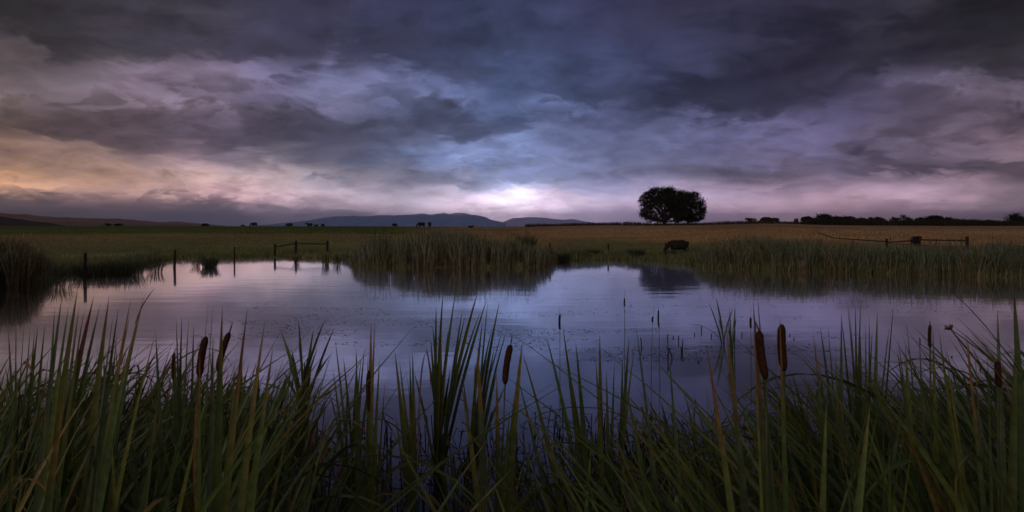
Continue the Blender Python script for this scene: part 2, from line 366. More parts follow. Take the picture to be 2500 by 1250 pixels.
# ------------------------------------------------------------------ water
def build_water():
    q = NT('pond_water')
    tcn = q.n('ShaderNodeTexCoord')
    def nz(scale, ms, det, rough=0.55):
        mp = q.n('ShaderNodeMapping'); mp.inputs['Scale'].default_value = ms; q.l(tcn.outputs['Object'], mp.inputs[0])
        n_ = q.n('ShaderNodeTexNoise'); n_.inputs['Scale'].default_value = scale; n_.inputs['Detail'].default_value = det; n_.inputs['Roughness'].default_value = rough
        q.l(mp.outputs[0], n_.inputs['Vector']); return n_.outputs[0]
    def mt(op, a_, b_, clamp=False):
        n_ = q.n('ShaderNodeMath', operation=op, use_clamp=clamp)
        for s_, v in ((n_.inputs[0], a_), (n_.inputs[1], b_)):
            if isinstance(v, (int, float)): s_.default_value = v
            else: q.l(v, s_)
        return n_.outputs[0]
    ripple = mt('ADD', mt('MULTIPLY', nz(0.9, (0.35, 1.0, 1), 3), 1.0), mt('MULTIPLY', nz(7.0, (0.5, 1.4, 1), 3), 0.10))
    b = q.n('ShaderNodeBump'); b.inputs['Strength'].default_value = 1.0; b.inputs['Distance'].default_value = 0.006; q.l(ripple, b.inputs['Height'])
    # clear dark water: mirror whose strength follows the viewing angle
    lw = q.n('ShaderNodeLayerWeight'); lw.inputs['Blend'].default_value = 0.5
    # facing: 1 at grazing view, falling as one looks down into the pond
    frm = q.n('ShaderNodeMapRange'); frm.interpolation_type = 'SMOOTHSTEP'; q.l(lw.outputs['Facing'], frm.inputs[0])
    frm.inputs[1].default_value = 0.58; frm.inputs[2].default_value = 0.87; frm.inputs[3].default_value = 0.16; frm.inputs[4].default_value = 1.0
    gl = q.n('ShaderNodeBsdfGlossy'); gl.inputs['Color'].default_value = (1.0, 0.99, 1.0, 1); gl.inputs['Roughness'].default_value = 0.02; q.l(b.outputs[0], gl.inputs['Normal'])
    gs = gl; gr = q.n('ShaderNodeBsdfGlossy'); gr.inputs['Color'].default_value = (1.0, 0.99, 1.0, 1); gr.inputs['Roughness'].default_value = 0.20
    gl = q.n('ShaderNodeMixShader'); gl.inputs[0].default_value = 0.20; q.l(gs.outputs[0], gl.inputs[1]); q.l(gr.outputs[0], gl.inputs[2])
    df = q.n('ShaderNodeBsdfDiffuse'); df.inputs['Color'].default_value = (0.012, 0.010, 0.012, 1)
    mx = q.n('ShaderNodeMixShader'); q.l(frm.outputs[0], mx.inputs[0]); q.l(df.outputs[0], mx.inputs[1]); q.l(gl.outputs[0], mx.inputs[2])
    # scum and tiny floating weed, in drifting bands
    band = nz(0.13, (0.35, 1.6, 1), 3); spots = nz(5.5, (0.55, 1.5, 1), 5, 0.7); big = nz(1.2, (0.4, 1.3, 1), 4, 0.6)
    cov = mt('MULTIPLY', mt('SUBTRACT', band, 0.47, ), 4.0, True)
    thr = mt('SUBTRACT', mt('ADD', mt('MULTIPLY', spots, 0.75), mt('MULTIPLY', big, 0.25)), 0.575)
    mask = mt('MULTIPLY', mt('MULTIPLY', thr, 22.0, True), cov)
    wd = q.n('ShaderNodeBsdfDiffuse'); wd.inputs['Color'].default_value = (0.055, 0.052, 0.04, 1)
    mx2 = q.n('ShaderNodeMixShader'); q.l(mt('MULTIPLY', mask, 0.55), mx2.inputs[0]); q.l(mx.outputs[0], mx2.inputs[1]); q.l(wd.outputs[0], mx2.inputs[2])
    q.l(mx2.outputs[0], q.out.inputs[0])
    V = [(-130, -20, 0), (130, -20, 0), (130, 80, 0), (-130, 80, 0)]
    # the water sheet stays inside the land: trimmed where the ground rises
    o = mesh_obj('water', V, [[0, 1, 2, 3]], q.m, smooth=False); tag(o, 'still dark pond mirroring the violet clouds', kind='structure')
build_water()

# ------------------------------------------------------------------ far hills and mountains
def ridge(name, prof, D, depth, mat, label, base=0.0, namp=0.0, seed=1, rows=14, cols_fn=None, back=1.0):
    px0, px1 = prof[0][0], prof[-1][0]; n = 260
    px = np.linspace(px0, px1, n); py = np.interp(px, [p[0] for p in prof], [p[1] for p in prof])
    zt = np.maximum(H + D * (HY - py) / F, base + 0.5)
    V = []
    for k in range(rows * 2 - 1):
        t = k / (rows - 1)      # 0 front foot .. 1 crest .. 2 back foot
        s = 1 - abs(1 - t)
        d = D + (t - 1) * depth
        prof_s = s ** 0.8 if s > 0 else 0
        x = (px - CX) / F * D * (1 + (t - 1) * depth / D * 0.3)
        rough = (fbm(px * 0.03 + k * 0.15, np.full(n, k * 0.6), seed) - 0.47) * namp * (zt - base) * (1 - abs(2 * s - 1)) * 2
        crest = (fbm(px * 0.06, np.full(n, 3.0), seed + 5, 5) - 0.47) * namp * 0.55 * (zt - base) if s == 1 else 0
        z = base - 3 + (zt - base + 3) * prof_s + rough + crest
        V.append(np.stack([x, np.full(n, d), z], -1))
    V = np.concatenate(V); m = rows * 2 - 1
    i = np.arange(m - 1)[:, None] * n; j = np.arange(n - 1)[None, :]
    Fq = np.stack([i + j, i + j + 1, i + n + j + 1, i + n + j], -1).reshape(-1, 4)
    cols = cols_fn(V) if cols_fn else None
    o = mesh_obj(name, V, Fq, mat, cols=cols); tag(o, label, kind='structure'); return o
def hill_mat(name, c1, c2, sc_=0.004):
    q = NT(name); nz = q.noise(sc_, 6, 0.6, mscale=(1, 1, 6)); c = q.ramp(nz, [(0.35, c1), (0.65, c2)])
    p = q.n('ShaderNodeBsdfPrincipled'); q.l(c, p.inputs['Base Color']); p.inputs['Roughness'].default_value = 1; p.inputs['Specular IOR Level'].default_value = 0
    q.l(p.outputs[0], q.out.inputs[0]); return q.m
hm = hill_mat('dry_hill_grass', (.13, .07, .05), (.30, .18, .14))
hd = hill_mat('dark_hill_scrub', (.03, .022, .02), (.05, .035, .028), 0.01)
ridge('hills', [(-700, 500), (-300, 508), (0, 519.5), (60, 524), (130, 530), (200, 532.5), (280, 534), (350, 539), (420, 546), (470, 551), (500, 554)], 2600, 900, hm, 'low brown dry hills on the left horizon', namp=0.35, seed=3)
ridge('hills', [(300, 553), (360, 546), (400, 542), (440, 541), (475, 546), (500, 550), (530, 554)], 3400, 700, hm, 'small rounded brown hill at the right end of the low hills', namp=0.3, seed=8)
ridge('hills', [(-500, 512), (-100, 522), (0, 528), (40, 536), (80, 545), (115, 550), (150, 553)], 1400, 300, hd, 'dark scrubby slope at the far left edge', namp=0.3, seed=12)
def snow_haze_cols(V):
    x, y, z = V.T; n_ = fbm(x * 0.01, z * 0.03, 4); n2_ = fbm(x * 0.02 + 9, z * 0.05, 14)
    base = np.array([.22, .32, .58]); c = np.tile(base, (len(V), 1)) * (0.8 + 0.5 * n_[:, None])  # blue of the distant air painted into the rock colour
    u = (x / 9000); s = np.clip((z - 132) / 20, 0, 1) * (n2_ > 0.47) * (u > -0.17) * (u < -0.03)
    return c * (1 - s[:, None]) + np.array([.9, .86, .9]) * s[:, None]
mm = mat_leaf('mountain_rock_haze_tint', rough=1, trans=0, nscale=0.01, var=0.25, spec=0)
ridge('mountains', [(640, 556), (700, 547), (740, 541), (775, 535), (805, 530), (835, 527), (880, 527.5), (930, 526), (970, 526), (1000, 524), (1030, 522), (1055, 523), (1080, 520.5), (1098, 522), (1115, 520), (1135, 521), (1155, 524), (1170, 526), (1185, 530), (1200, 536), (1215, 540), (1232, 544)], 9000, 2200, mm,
      'blue mountain range with snow patches on the horizon', namp=0.25, seed=21, cols_fn=snow_haze_cols)
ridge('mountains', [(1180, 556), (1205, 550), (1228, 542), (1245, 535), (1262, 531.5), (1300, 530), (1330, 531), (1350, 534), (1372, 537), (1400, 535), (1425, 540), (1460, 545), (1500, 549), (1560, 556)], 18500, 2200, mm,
      'pale hazy mountains right of the blue range', namp=0.2, seed=31, cols_fn=lambda V: np.tile([.80, .72, .88], (len(V), 1)))  # pale lilac of far haze put into the base colour

# ------------------------------------------------------------------ air
def build_haze():
    m = bpy.data.materials.new('haze_air'); m.use_nodes = True; t = m.node_tree; t.nodes.clear()
    o_ = t.nodes.new('ShaderNodeOutputMaterial'); v = t.nodes.new('ShaderNodeVolumePrincipled')
    v.inputs['Color'].default_value = (0.60, 0.73, 1.0, 1); v.inputs['Density'].default_value = 9.5e-5; v.inputs['Anisotropy'].default_value = 0.78
    t.links.new(v.outputs[0], o_.inputs['Volume'])
    x, y0, y1, z0, z1 = 19000, -400, 22000, -2.0, 380
    V = [(-x, y0, z0), (x, y0, z0), (x, y1, z0), (-x, y1, z0), (-x, y0, z1), (x, y0, z1), (x, y1, z1), (-x, y1, z1)]
    Fc = [[0, 3, 2, 1], [4, 5, 6, 7], [0, 1, 5, 4], [1, 2, 6, 5], [2, 3, 7, 6], [3, 0, 4, 7]]
    o = mesh_obj('haze', V, Fc, m, smooth=False); tag(o, 'thin blue evening haze over the plain', kind='stuff')
build_haze()
# ------------------------------------------------------------------ shared plant materials
LEAF = mat_leaf('reed_leaf', rough=0.45, trans=0.3, nscale=25, var=0.30, spec=0.35)
DRYL = mat_leaf('far_leaf', rough=0.75, trans=0.2, nscale=3, var=0.35, spec=0.08)
WOOD = mat_noise('weathered_wood', (.010, .007, .006), (.035, .025, .02), 14, 0.9, mscale=(4, 4, 0.6), bump=0.5, bdist=0.01)
BARK = mat_noise('dark_bark', (.018, .014, .012), (.045, .036, .03), 6, 0.95, mscale=(3, 3, 0.8), bump=0.4, bdist=0.03)
HEAD = mat_noise('cattail_velvet', (.020, .009, .006), (.060, .026, .016), 90, 0.95, bump=0.6, bdist=0.002, spec=0.05)
HIDE = mat_noise('black_cow_hide', (.006, .005, .006), (.016, .013, .013), 5, 0.75, bump=0.1)
HIDE_G = mat_noise('grey_cow_hide', (.08, .065, .07), (.13, .11, .115), 4, 0.8, bump=0.1)

class PB:
    """collects blades, tubes and clumps with a colour per vertex"""
    def __init__(s): s.V = []; s.F = []; s.C = []
    def blade(s, p0, p1, p2, w, c0, c1, tipc=None, tipf=0.15, nseg=9, fold=0.25, twist=0.0, face=None, p3=None, waist=0.7):
        """strap leaf along a bezier; slightly creased, tapering to a point"""
        p0 = np.array(p0, float); p1 = np.array(p1, float); p2 = np.array(p2, float)
        b = len(s.V); n = nseg
        prev = None
        if face is None: face = rnd.uniform(-0.9, 0.9)
        for k in range(n + 1):
            t = k / n
            if p3 is None:
                P = (1 - t) ** 2 * p0 + 2 * t * (1 - t) * p1 + t * t * p2
                T = 2 * (1 - t) * (p1 - p0) + 2 * t * (p2 - p1)
            else:
                q3 = np.array(p3, float)
                P = (1 - t) ** 3 * p0 + 3 * t * (1 - t) ** 2 * p1 + 3 * t * t * (1 - t) * p2 + t ** 3 * q3
                T = 3 * (1 - t) ** 2 * (p1 - p0) + 6 * t * (1 - t) * (p2 - p1) + 3 * t * t * (q3 - p2)
            T = T / (np.linalg.norm(T) + 1e-9)
            an = face + twist * t
            side = np.array([math.cos(an), math.sin(an), 0.0]); side = side - T * np.dot(side, T); side /= (np.linalg.norm(side) + 1e-9)
            nn = np.cross(T, side)
            ww = w * min(1.0, ((1 - t) / 0.30) ** 0.75 if t > 0.70 else 1.0) * (waist + (1 - waist) * min(1, t * 3))
            col = np.array(c0) * (1 - t) + np.array(c1) * t
            if tipc is not None and t > 1 - tipf:
                f = min(1, (t - (1 - tipf)) / (tipf * 0.6)); col = col * (1 - f) + np.array(tipc) * f
            if k == n:
                s.V.append(P); s.C.append(col)
            else:
                s.V += [P - side * ww / 2, P + nn * ww * fold, P + side * ww / 2]; s.C += [col * 0.92, col, col * 1.05]
        for k in range(n - 1):
            q = b + 3 * k
            s.F += [[q, q + 1, q + 4, q + 3], [q + 1, q + 2, q + 5, q + 4]]
        q = b + 3 * (n - 1); s.F += [[q, q + 1, q + 3], [q + 1, q + 2, q + 3]]
    def tube(s, pts, rad, col, ns=6, cap=True):
        b = len(s.V); n = len(pts); pts = [np.array(p, float) for p in pts]
        if isinstance(rad, (int, float)): rad = [rad] * n
        col = np.array(col, float)
        for k, p in enumerate(pts):
            T = pts[min(k + 1, n - 1)] - pts[max(k - 1, 0)]; T /= (np.linalg.norm(T) + 1e-9)
            a1 = np.cross(T, [0, 0, 1.0] if abs(T[2]) < 0.9 else [1.0, 0, 0]); a1 /= np.linalg.norm(a1); a2 = np.cross(T, a1)
            for j in range(ns):
                an = 2 * math.pi * j / ns
                s.V.append(p + (a1 * math.cos(an) + a2 * math.sin(an)) * rad[k]); s.C.append(col if col.ndim == 1 else col[k])
        for k in range(n - 1):
            for j in range(ns):
                s.F.append([b + k * ns + j, b + k * ns + (j + 1) % ns, b + (k + 1) * ns + (j + 1) % ns, b + (k + 1) * ns + j])
        if cap:
            s.F.append([b + j for j in range(ns)][::-1]); s.F.append([b + (n - 1) * ns + j for j in range(ns)])
    def make(s, name, mat, parent=None, loc=(0, 0, 0), smooth=True):
        V = np.array(s.V) - np.array(loc, float) if len(s.V) else np.zeros((0, 3))
        o = mesh_obj(name, V, s.F, mat, cols=np.array(s.C), smooth=smooth, loc=loc if parent is None else (0, 0, 0))
        if parent is not None: o.parent = parent
        return o

def qblades(P0, P1, P2, w, c0, c1, nseg=3, name=None, mat=None):
    """many simple blades at once (vectorised): flat strips with pointed ends"""
    n = len(P0); ang = np.random.RandomState(n).uniform(-1.2, 1.2, n)
    side = np.stack([np.cos(ang), np.sin(ang), np.zeros(n)], -1)
    V = []; C = []
    for k in range(nseg):
        t = k / nseg; P = (1 - t) ** 2 * P0 + 2 * t * (1 - t) * P1 + t * t * P2
        ww = (w * (1 - t) ** 0.5 * 0.5)[:, None]; tc_ = min(1.0, t * 1.9); c = c0 * (1 - tc_) + c1 * tc_
        V += [P - side * ww, P + side * ww]; C += [c, c]
    V.append(P2); C.append(c1)
    m = len(V); V = np.stack(V, 1).reshape(-1, 3); C = np.stack(C, 1).reshape(-1, 3)
    b = (np.arange(n) * m)[:, None]; Fq = []
    for k in range(nseg - 1): Fq.append(np.concatenate([b + 2 * k, b + 2 * k + 1, b + 2 * k + 3, b + 2 * k + 2], 1))
    faces = np.concatenate(Fq).tolist() if Fq else []
    k = nseg - 1; faces += np.concatenate([b + 2 * k, b + 2 * k + 1, b + 2 * k + 2], 1).tolist()
    return mesh_obj(name, V, faces, mat, cols=C)

# ------------------------------------------------------------------ grass of the meadow and the shore
def meadow():
    rs = np.random.RandomState(5)
    def patch(n, name, label, fn, hmin, hmax, ylo, yhi, c_fn, umin=-0.86, umax=0.86, wpx=1.3, exp=1.0):
        u = rs.uniform(umin, umax, n); ys = np.interp(u, SH_U, SH_Y); yc = np.interp(u, CR_U, CR_D)
        t = ylo + (yhi - ylo) * rs.rand(n) ** exp
        y = ys + (yc - ys) * t; x = u * y; x += rs.normal(0, .1, n)
        z = terrain(x, y)
        nz_ = fbm(x * 0.22, y * 0.12, 41)
        h = (hmin + (hmax - hmin) * rs.rand(n)) * (0.45 + 1.2 * nz_)
        lean = rs.normal(0, 0.28, (n, 2)) * h[:, None]
        P0 = np.stack([x, y, z - 0.03], -1); P1 = P0 + np.stack([lean[:, 0] * .3, lean[:, 1] * .3, h * .6], -1)
        P2 = P0 + np.stack([lean[:, 0] * 1.5, lean[:, 1] * 1.5, h], -1)
        c0, c1 = c_fn(u, t, x, y, rs, n)
        w = wpx * y / F * (0.7 + 0.8 * rs.rand(n))
        o = qblades(P0, P1, P2, w, c0, c1, 2, name, DRYL); tag(o, label, kind='stuff')
    def colf(u, t, x, y, rs, n):
        olive = np.array([.24, .20, .085]); brown = np.array([.37, .24, .12]); lush = np.array([.17, .185, .08]); straw = np.array([.45, .35, .20])
        wr = np.clip((u + 0.10 + (fbm(x * .1, y * .05, 9) - .47) * .2) / 0.10, 0, 1)[:, None]
        c = olive * (1 - wr) + brown * wr
        gf = (np.clip((t - 0.36 + (fbm(x * .25, y * .08, 23) - .47) * .12) / 0.08, 0, 1) * np.clip((-u - 0.10) / 0.08, 0, 1))[:, None]; c = c * (1 - gf) + np.array([.10, .13, .035]) * gf
        sh = np.clip(1 - (t - 0.16 - (fbm(x * .15, y * .08, 77) - .47) * .4) / 0.14, 0, 1)[:, None]
        c = c * (1 - sh) + lush * sh
        st = (rs.rand(n) < 0.03 * (1 - 0.6 * sh[:, 0]))[:, None]; c = np.where(st, straw, c)
        c = c * (0.8 + 0.4 * rs.rand(n))[:, None] * (0.55 + 0.95 * fbm(x * .15, y * .35, 61, 5))[:, None]
        return c * 0.85, c * 1.05
    patch(80000, 'meadow_grass', 'rough pasture grass covering the slope behind the pond', None, .10, .24, 0.0, 0.62, colf, exp=1.5, wpx=1.1)
    patch(26000, 'shore_grass', 'green grass fringe along the far waterline', None, .30, .60, -0.012, 0.07, colf, wpx=1.5)
    def dark(u, t, x, y, rs, n):
        c = np.array([.045, .032, .018]) * (0.6 + 0.8 * rs.rand(n))[:, None]; return c, c * 1.2
    patch(9000, 'crest_weeds', 'dark weeds along the brow of the brown field', None, .25, .75, 0.93, 1.01, dark, umin=0.02, umax=0.86, wpx=1.2)
meadow()

def reed_bed(name, label, px0, px1, back, h_fn, n, seed, c_top, c_base, headn=0, front_fn=None, off=0.0, wid=1.0, lean=0.16):
    """cattail stand on the far side: blades rooted from the waterline back"""
    rs = np.random.RandomState(seed)
    u = (rs.uniform(px0, px1, n) - CX) / F
    ys = np.interp(u, SH_U, SH_Y) + off
    dd = back * rs.rand(n) ** 1.2
    y = ys - 0.9 + dd + (fbm(u * 40, u * 0, seed) - .47) * 2.0; x = u * y
    keep = rs.rand(n) < np.clip((fbm(x * 0.9, y * 0.5, seed + 2) - 0.33) * 5, 0.10, 1); x, y, u = x[keep], y[keep], u[keep]; n = len(x)
    z = np.maximum(terrain(x, y), -0.05)
    px = CX + u * F
    h = h_fn(px) * (0.62 + 0.42 * rs.rand(n) ** 0.7) * (0.60 + 0.85 * fbm(x * .6, y * .4, seed + 5))
    l = rs.normal(0, lean, (n, 2)) * h[:, None]
    bend = (rs.rand(n) < 0.22)
    P0 = np.stack([x, y, z], -1); P1 = P0 + np.stack([l[:, 0] * .4, l[:, 1] * .4, h * (0.65 + 0.5 * bend)], -1)
    P2 = P0 + np.stack([l[:, 0] * (1 + 1.6 * bend), l[:, 1] * (1 + 1.6 * bend), h * np.where(bend, 0.62, 1)], -1)
    ct = np.array(c_top) * (0.35 + 1.3 * rs.rand(n) ** 1.5)[:, None]; cb = np.array(c_base) * (0.4 + 1.1 * rs.rand(n))[:, None]
    yb = fbm(x * .35, y * .2, seed + 9)[:, None]
    ct = ct * (1.35 - 0.5 * yb) + np.array([.03, .015, .0]) * (yb > .56)
    dry = (rs.rand(n) < 0.14)[:, None]; ct = np.where(dry, np.array([.28, .21, .13]), ct)
    w = (0.036 * wid * (0.7 + 0.6 * rs.rand(n)))
    o = qblades(P0, P1, P2, w, cb, ct, 4, name, DRYL); tag(o, label, kind='stuff')
    return o

reed_bed('reed_bed', 'tall cattail reed bed standing at the middle of the far shore', 835, 1372, 4.5,
         lambda p: np.interp(p, [835, 868, 900, 950, 1180, 1230, 1290, 1330, 1372], [.5, 1.1, 1.7, 2.1, 2.15, 1.8, 1.75, 1.2, .5]), 13000, 51, (.125, .155, .105), (.16, .12, .075))
reed_bed('reed_bed', 'long reed bed along the right part of the far shore', 1700, 2640, 5.0,
         lambda p: np.interp(p, [1700, 1760, 1830, 1960, 2100, 2300, 2500, 2640], [1.1, 1.75, 1.95, 1.75, 1.55, 1.5, 1.6, 1.7]), 17000, 52, (.115, .145, .095), (.16, .135, .075), lean=0.26)
reed_bed('reed_bed', 'tall brownish reed bed at the left edge of the pond', -260, 118, 4.0,
         lambda p: np.interp(p, [-260, -40, 60, 100, 130], [2.3, 2.25, 2.1, 1.5, 0.7]), 9000, 53, (.10, .10, .06), (.10, .08, .045), wid=1.0, off=-1.5)
reed_bed('reed_bed', 'low green rushes in the water beside the left reed bed', 100, 405, 5.5,
         lambda p: np.interp(p, [100, 160, 240, 330, 385, 420], [1.0, .5, .6, .7, .6, .4]), 2600, 54, (.10, .12, .07), (.07, .075, .045), off=-1.2, lean=0.30)
reed_bed('reed_bed', 'short green rushes lining the water between the posts', 1345, 1700, 2.0,
         lambda p: 0.55 + 0.25 * np.sin(p * 0.05), 3000, 55, (.11, .135, .075), (.07, .08, .04), off=1.0, lean=0.30)

def seed_heads_far():
    pb = PB()
    for k in range(150):
        if k < 80: px = rnd.uniform(880, 1300); hh = 2.15
        else: px = rnd.uniform(1740, 2480); hh = 1.7
        u = (px - CX) / F; y = float(np.interp(u, SH_U, SH_Y)) + rnd.uniform(-.6, 3); x = u * y; z0 = max(float(terrain(x, y)), 0)
        hh += rnd.uniform(-.35, .2); lx = rnd.uniform(-.1, .1)
        pb.tube([(x, y, z0), (x + lx * .6, y, z0 + hh * .6), (x + lx, y, z0 + hh)], .006, (.07, .06, .03), 4)
        pb.tube([(x + lx, y, z0 + hh), (x + lx, y, z0 + hh + .03), (x + lx * 1.05, y, z0 + hh + .15), (x + lx * 1.05, y, z0 + hh + .18)], [.006, .017, .017, .005], (.05, .022, .014), 5)
    o = pb.make('far_cattail_heads', DRYL); tag(o, 'brown cattail heads scattered through the far reed beds', kind='stuff')
seed_heads_far()

# ------------------------------------------------------------------ tufts and small clumps one can point to
def clump(name, px, d, h, rad, n, label, cat, ctop, cbase, lean=0.5, w=0.012, group=None, z=None, seed=0):
    rs = random.Random(seed + int(px)); pb = PB(); x0 = (px - CX) * d / F
    z0 = float(terrain(x0, d)) if z is None else z; z0 = max(z0, -0.02)
    for k in range(n):
        a_ = rs.uniform(0, 6.283); r = rad * rs.random() ** .7; hh = h * rs.uniform(.55, 1.05); ll = lean * hh * rs.uniform(.1, 1.0) * (r / rad * .6 + .4)
        x = x0 + math.cos(a_) * r * .55; y = d + math.sin(a_) * r * .55; dx = math.cos(a_) * ll; dy = math.sin(a_) * ll
        f = rs.uniform(.6, 1.3)
        pb.blade((x, y, z0), (x + dx * .25, y + dy * .25, z0 + hh * .7), (x + dx, y + dy, z0 + hh * (1 - .35 * lean * rs.random())), w * rs.uniform(.7, 1.3), np.array(cbase) * f, np.array(ctop) * f, nseg=4, fold=0.1, face=rs.uniform(-1, 1))
    o = pb.make(name, DRYL, loc=(x0, d, z0)); tag(o, label, cat, group); return o
GT = (.08, .10, .06); GB = (.04, .045, .025)
clump('rush_clump', 512, 46.5, 0.85, .95, 420, 'dense dark rush tuft standing in the water between two fence posts', 'rush tuft', GT, GB, .75, .016, z=0)
clump('rush_clump', 478, 47.0, 0.60, .50, 70, 'thin straggly rush tuft just left of the dense one in the water', 'rush tuft', GT, GB, .8, .014, z=0)
clump('rush_clump', 300, 40.0, 0.95, 2.0, 700, 'wide dark rush mass in the water right of the thick left post', 'rush mass', GT, GB, .6, .016, z=0)
clump('rush_clump', 225, 38.5, 0.85, 1.6, 480, 'dark rushes in the water around the foot of the thick left post', 'rush mass', GT, GB, .6, .016, z=0)
clump('rush_clump', 140, 31.0, 0.8, 1.0, 160, 'loose drooping rushes at the right edge of the left reed bed', 'rush tuft', GT, GB, .9, .014, z=0)
clump('rush_clump', 380, 41.0, 0.70, .9, 110, 'sparse dark rushes rising from the water left of a leaning post', 'rush tuft', GT, GB, .6, .014, z=0)
clump('rush_clump', 795, 51.0, 1.05, .45, 60, 'yellowish reed tuft grown round the right post of the rail', 'reed tuft', (.13, .11, .05), (.10, .08, .04), .35, .018, z=0)
clump('rush_clump', 822, 50.5, 0.95, .5, 50, 'loose reed tuft between the rail post and the big reed bed', 'reed tuft', (.08, .08, .04), (.08, .06, .03), .5, .016, z=0)
clump('rush_clump', 724, 52.5, 0.75, .35, 60, 'small brown weed tuft wrapped round the middle post of the rail', 'weed tuft', (.10, .06, .03), (.06, .04, .02), .7, .014, z=0)
clump('round_bush', 1555, 57.0, 0.95, 1.0, 420, 'rounded blue-green rush clump at the waterline left of the grazing cow', 'rush clump', (.06, .082, .05), GB, .8, .02)
clump('round_bush', 1448, 58.0, 0.80, 1.0, 300, 'low blue-green rush clump left of the lone post in the water', 'rush clump', (.055, .078, .045), GB, .8, .02)
clump('round_bush', 1648, 56.2, 0.60, 1.6, 260, 'low spreading rush clump below the grazing cow', 'rush clump', (.055, .075, .04), GB, .9, .02)
clump('round_bush', 1378, 53.0, 0.90, .8, 220, 'drooping rush clump at the right end of the middle reed bed', 'rush clump', (.06, .08, .045), GB, .7, .018)
clump('round_bush', 1288, 49.5, 2.3, .9, 260, 'tall rounded willow shrub poking above the right end of the middle reed bed', 'shrub', (.05, .07, .045), (.04, .05, .03), .35, .03)

# ------------------------------------------------------------------ fence posts and rails
def post(px, ptop, pwl, label, lean=0.0, rad=.075, z0=None, parent=None, d=None, group=None, sq=False):
    d = d or H * F / (pwl - HY); x = (px - CX) * d / F; top = H - (ptop - HY) * d / F
    pb = PB(); zb = -0.7 if z0 is None else z0
    pts = []; rr = []
    for k in range(6):
        t = k / 5; z = zb + (top - zb) * t
        pts.append((x + lean * (z - 0) + rnd.uniform(-.006, .006), d, z)); rr.append(rad * rnd.uniform(.93, 1.05))
    pts.append((pts[-1][0], d, top + .025)); rr.append(rad * .7)
    pb.tube(pts, rr, (1, 1, 1), 4 if sq else 9)
    if parent is not None: return pb.make('post', WOOD, parent=parent, smooth=False)
    o = pb.make('fence_post', WOOD, loc=(x, d, 0), smooth=False); tag(o, label, 'fence post', group); return o
GP = 'old posts of the drowned fence'
post(207, 618, 678, 'thick dark fence post in the rushes at left', .03, .085, group=GP)
post(426, 611, 654, 'leaning dark fence post in open water left of the dense rush tuft', .035, .085, group=GP)
post(572, 603, 639, 'slim dark post in open water right of the dense rush tuft', .02, .065, group=GP)
post(1343, 594, 640, 'thin post at the right end of the middle reed bed', .0, .065, z0=-.5, group=GP)
post(1485, 596, 629, 'lone thin fence post at the waterline left of the grazing cow', .0, .08, group=GP)
post(1625, 593, 640, "thin fence post in front of the grazing cow's head", .0, .055, z0=-.5, d=55.0, group=GP)

def frame_fence():
    e_ = empty('rail_fence', W(722, 628, 60) * 1.0); e_.location.z = 0
    tag(e_, 'three dark posts joined by a top rail standing in the water', 'fence')
    def child(o): o.location = Vector(o.location) - e_.location; return o
    d1, d2, d3 = 61.5, 62.5, 63.5
    for px, pt, d in ((671, 596, d1), (722, 588, d2), (799, 588.5, d3)): child(post(px, pt, 628, None, .012, .11, parent=e_, d=d))
    for (a_, pa, da), (b_, pb_, db) in (((671, 603, d1), (722, 594.5, d2)), ((722, 594.5, d2), (799, 596, d3))):
        A = W(a_, pa, da - .12); B = W(b_, pb_, db - .12); q = PB(); m = (A + B) / 2 + Vector((0, 0, .01))
        q.tube([A, m, B], .05, (1, 1, 1), 7); child(q.make('rail', WOOD, parent=e_))
frame_fence()

def right_fence():
    e_ = empty('rail_fence', W(2260, 600, 54)); tag(e_, 'broken wooden rail fence with three posts behind the right reed bed', 'fence')
    e_.location.z = 0
    def child(o): o.location = Vector(o.location) - e_.location
    ds = {2165: 53.0, 2245: 54.5, 2361: 56.0}
    for px, pt in ((2165, 583.5), (2245, 577.5), (2361, 578.0)):
        child(post(px, pt, 0, None, 0, .13 if px == 2361 else .10, z0=0.0, parent=e_, d=ds[px]))
    for (a_, pa, da), (b_, pb_, db), r in (((2165, 592.5, 52.8), (2245, 586, 54.3), .05), ((2245, 585.5, 54.3), (2361, 587.5, 55.8), .055)):
        A = W(a_, pa, da - .1); B = W(b_, pb_, db - .1); q = PB(); q.tube([A, (A + B) / 2, B], r, (1, 1, 1), 7); child(q.make('rail', WOOD, parent=e_))
    q = PB(); P = [W(1997, 568, 51), W(2012, 574, 51.2), W(2036, 581, 51.5), W(2090, 585, 52), W(2165, 590, 52.8)]
    q.tube(P, [.03, .035, .04, .042, .045], (1, 1, 1), 6)
    o = q.make('leaning_pole', WOOD, loc=tuple(P[-1])); tag(o, 'long bent pole rising leftwards from the broken fence', 'pole')
    q = PB(); P = [W(2185, 595.5, 52.6), W(2260, 599, 52.6), W(2330, 605, 52.6), W(2400, 611, 52.6)]
    q.tube(P, .03, (1, 1, 1), 6); o = q.make('fallen_rail', WOOD, loc=tuple(P[0])); tag(o, 'thin fallen rail sloping down under the broken fence', 'rail')
    q = PB(); P = [W(2411, 600.5, 53), W(2460, 601, 53), W(2540, 603, 53), W(2700, 605, 53)]
    q.tube(P, .04, (1, 1, 1), 6); o = q.make('fence_rail', WOOD, loc=tuple(P[0])); tag(o, 'straight rail above the reeds at the right edge', 'rail')
right_fence()

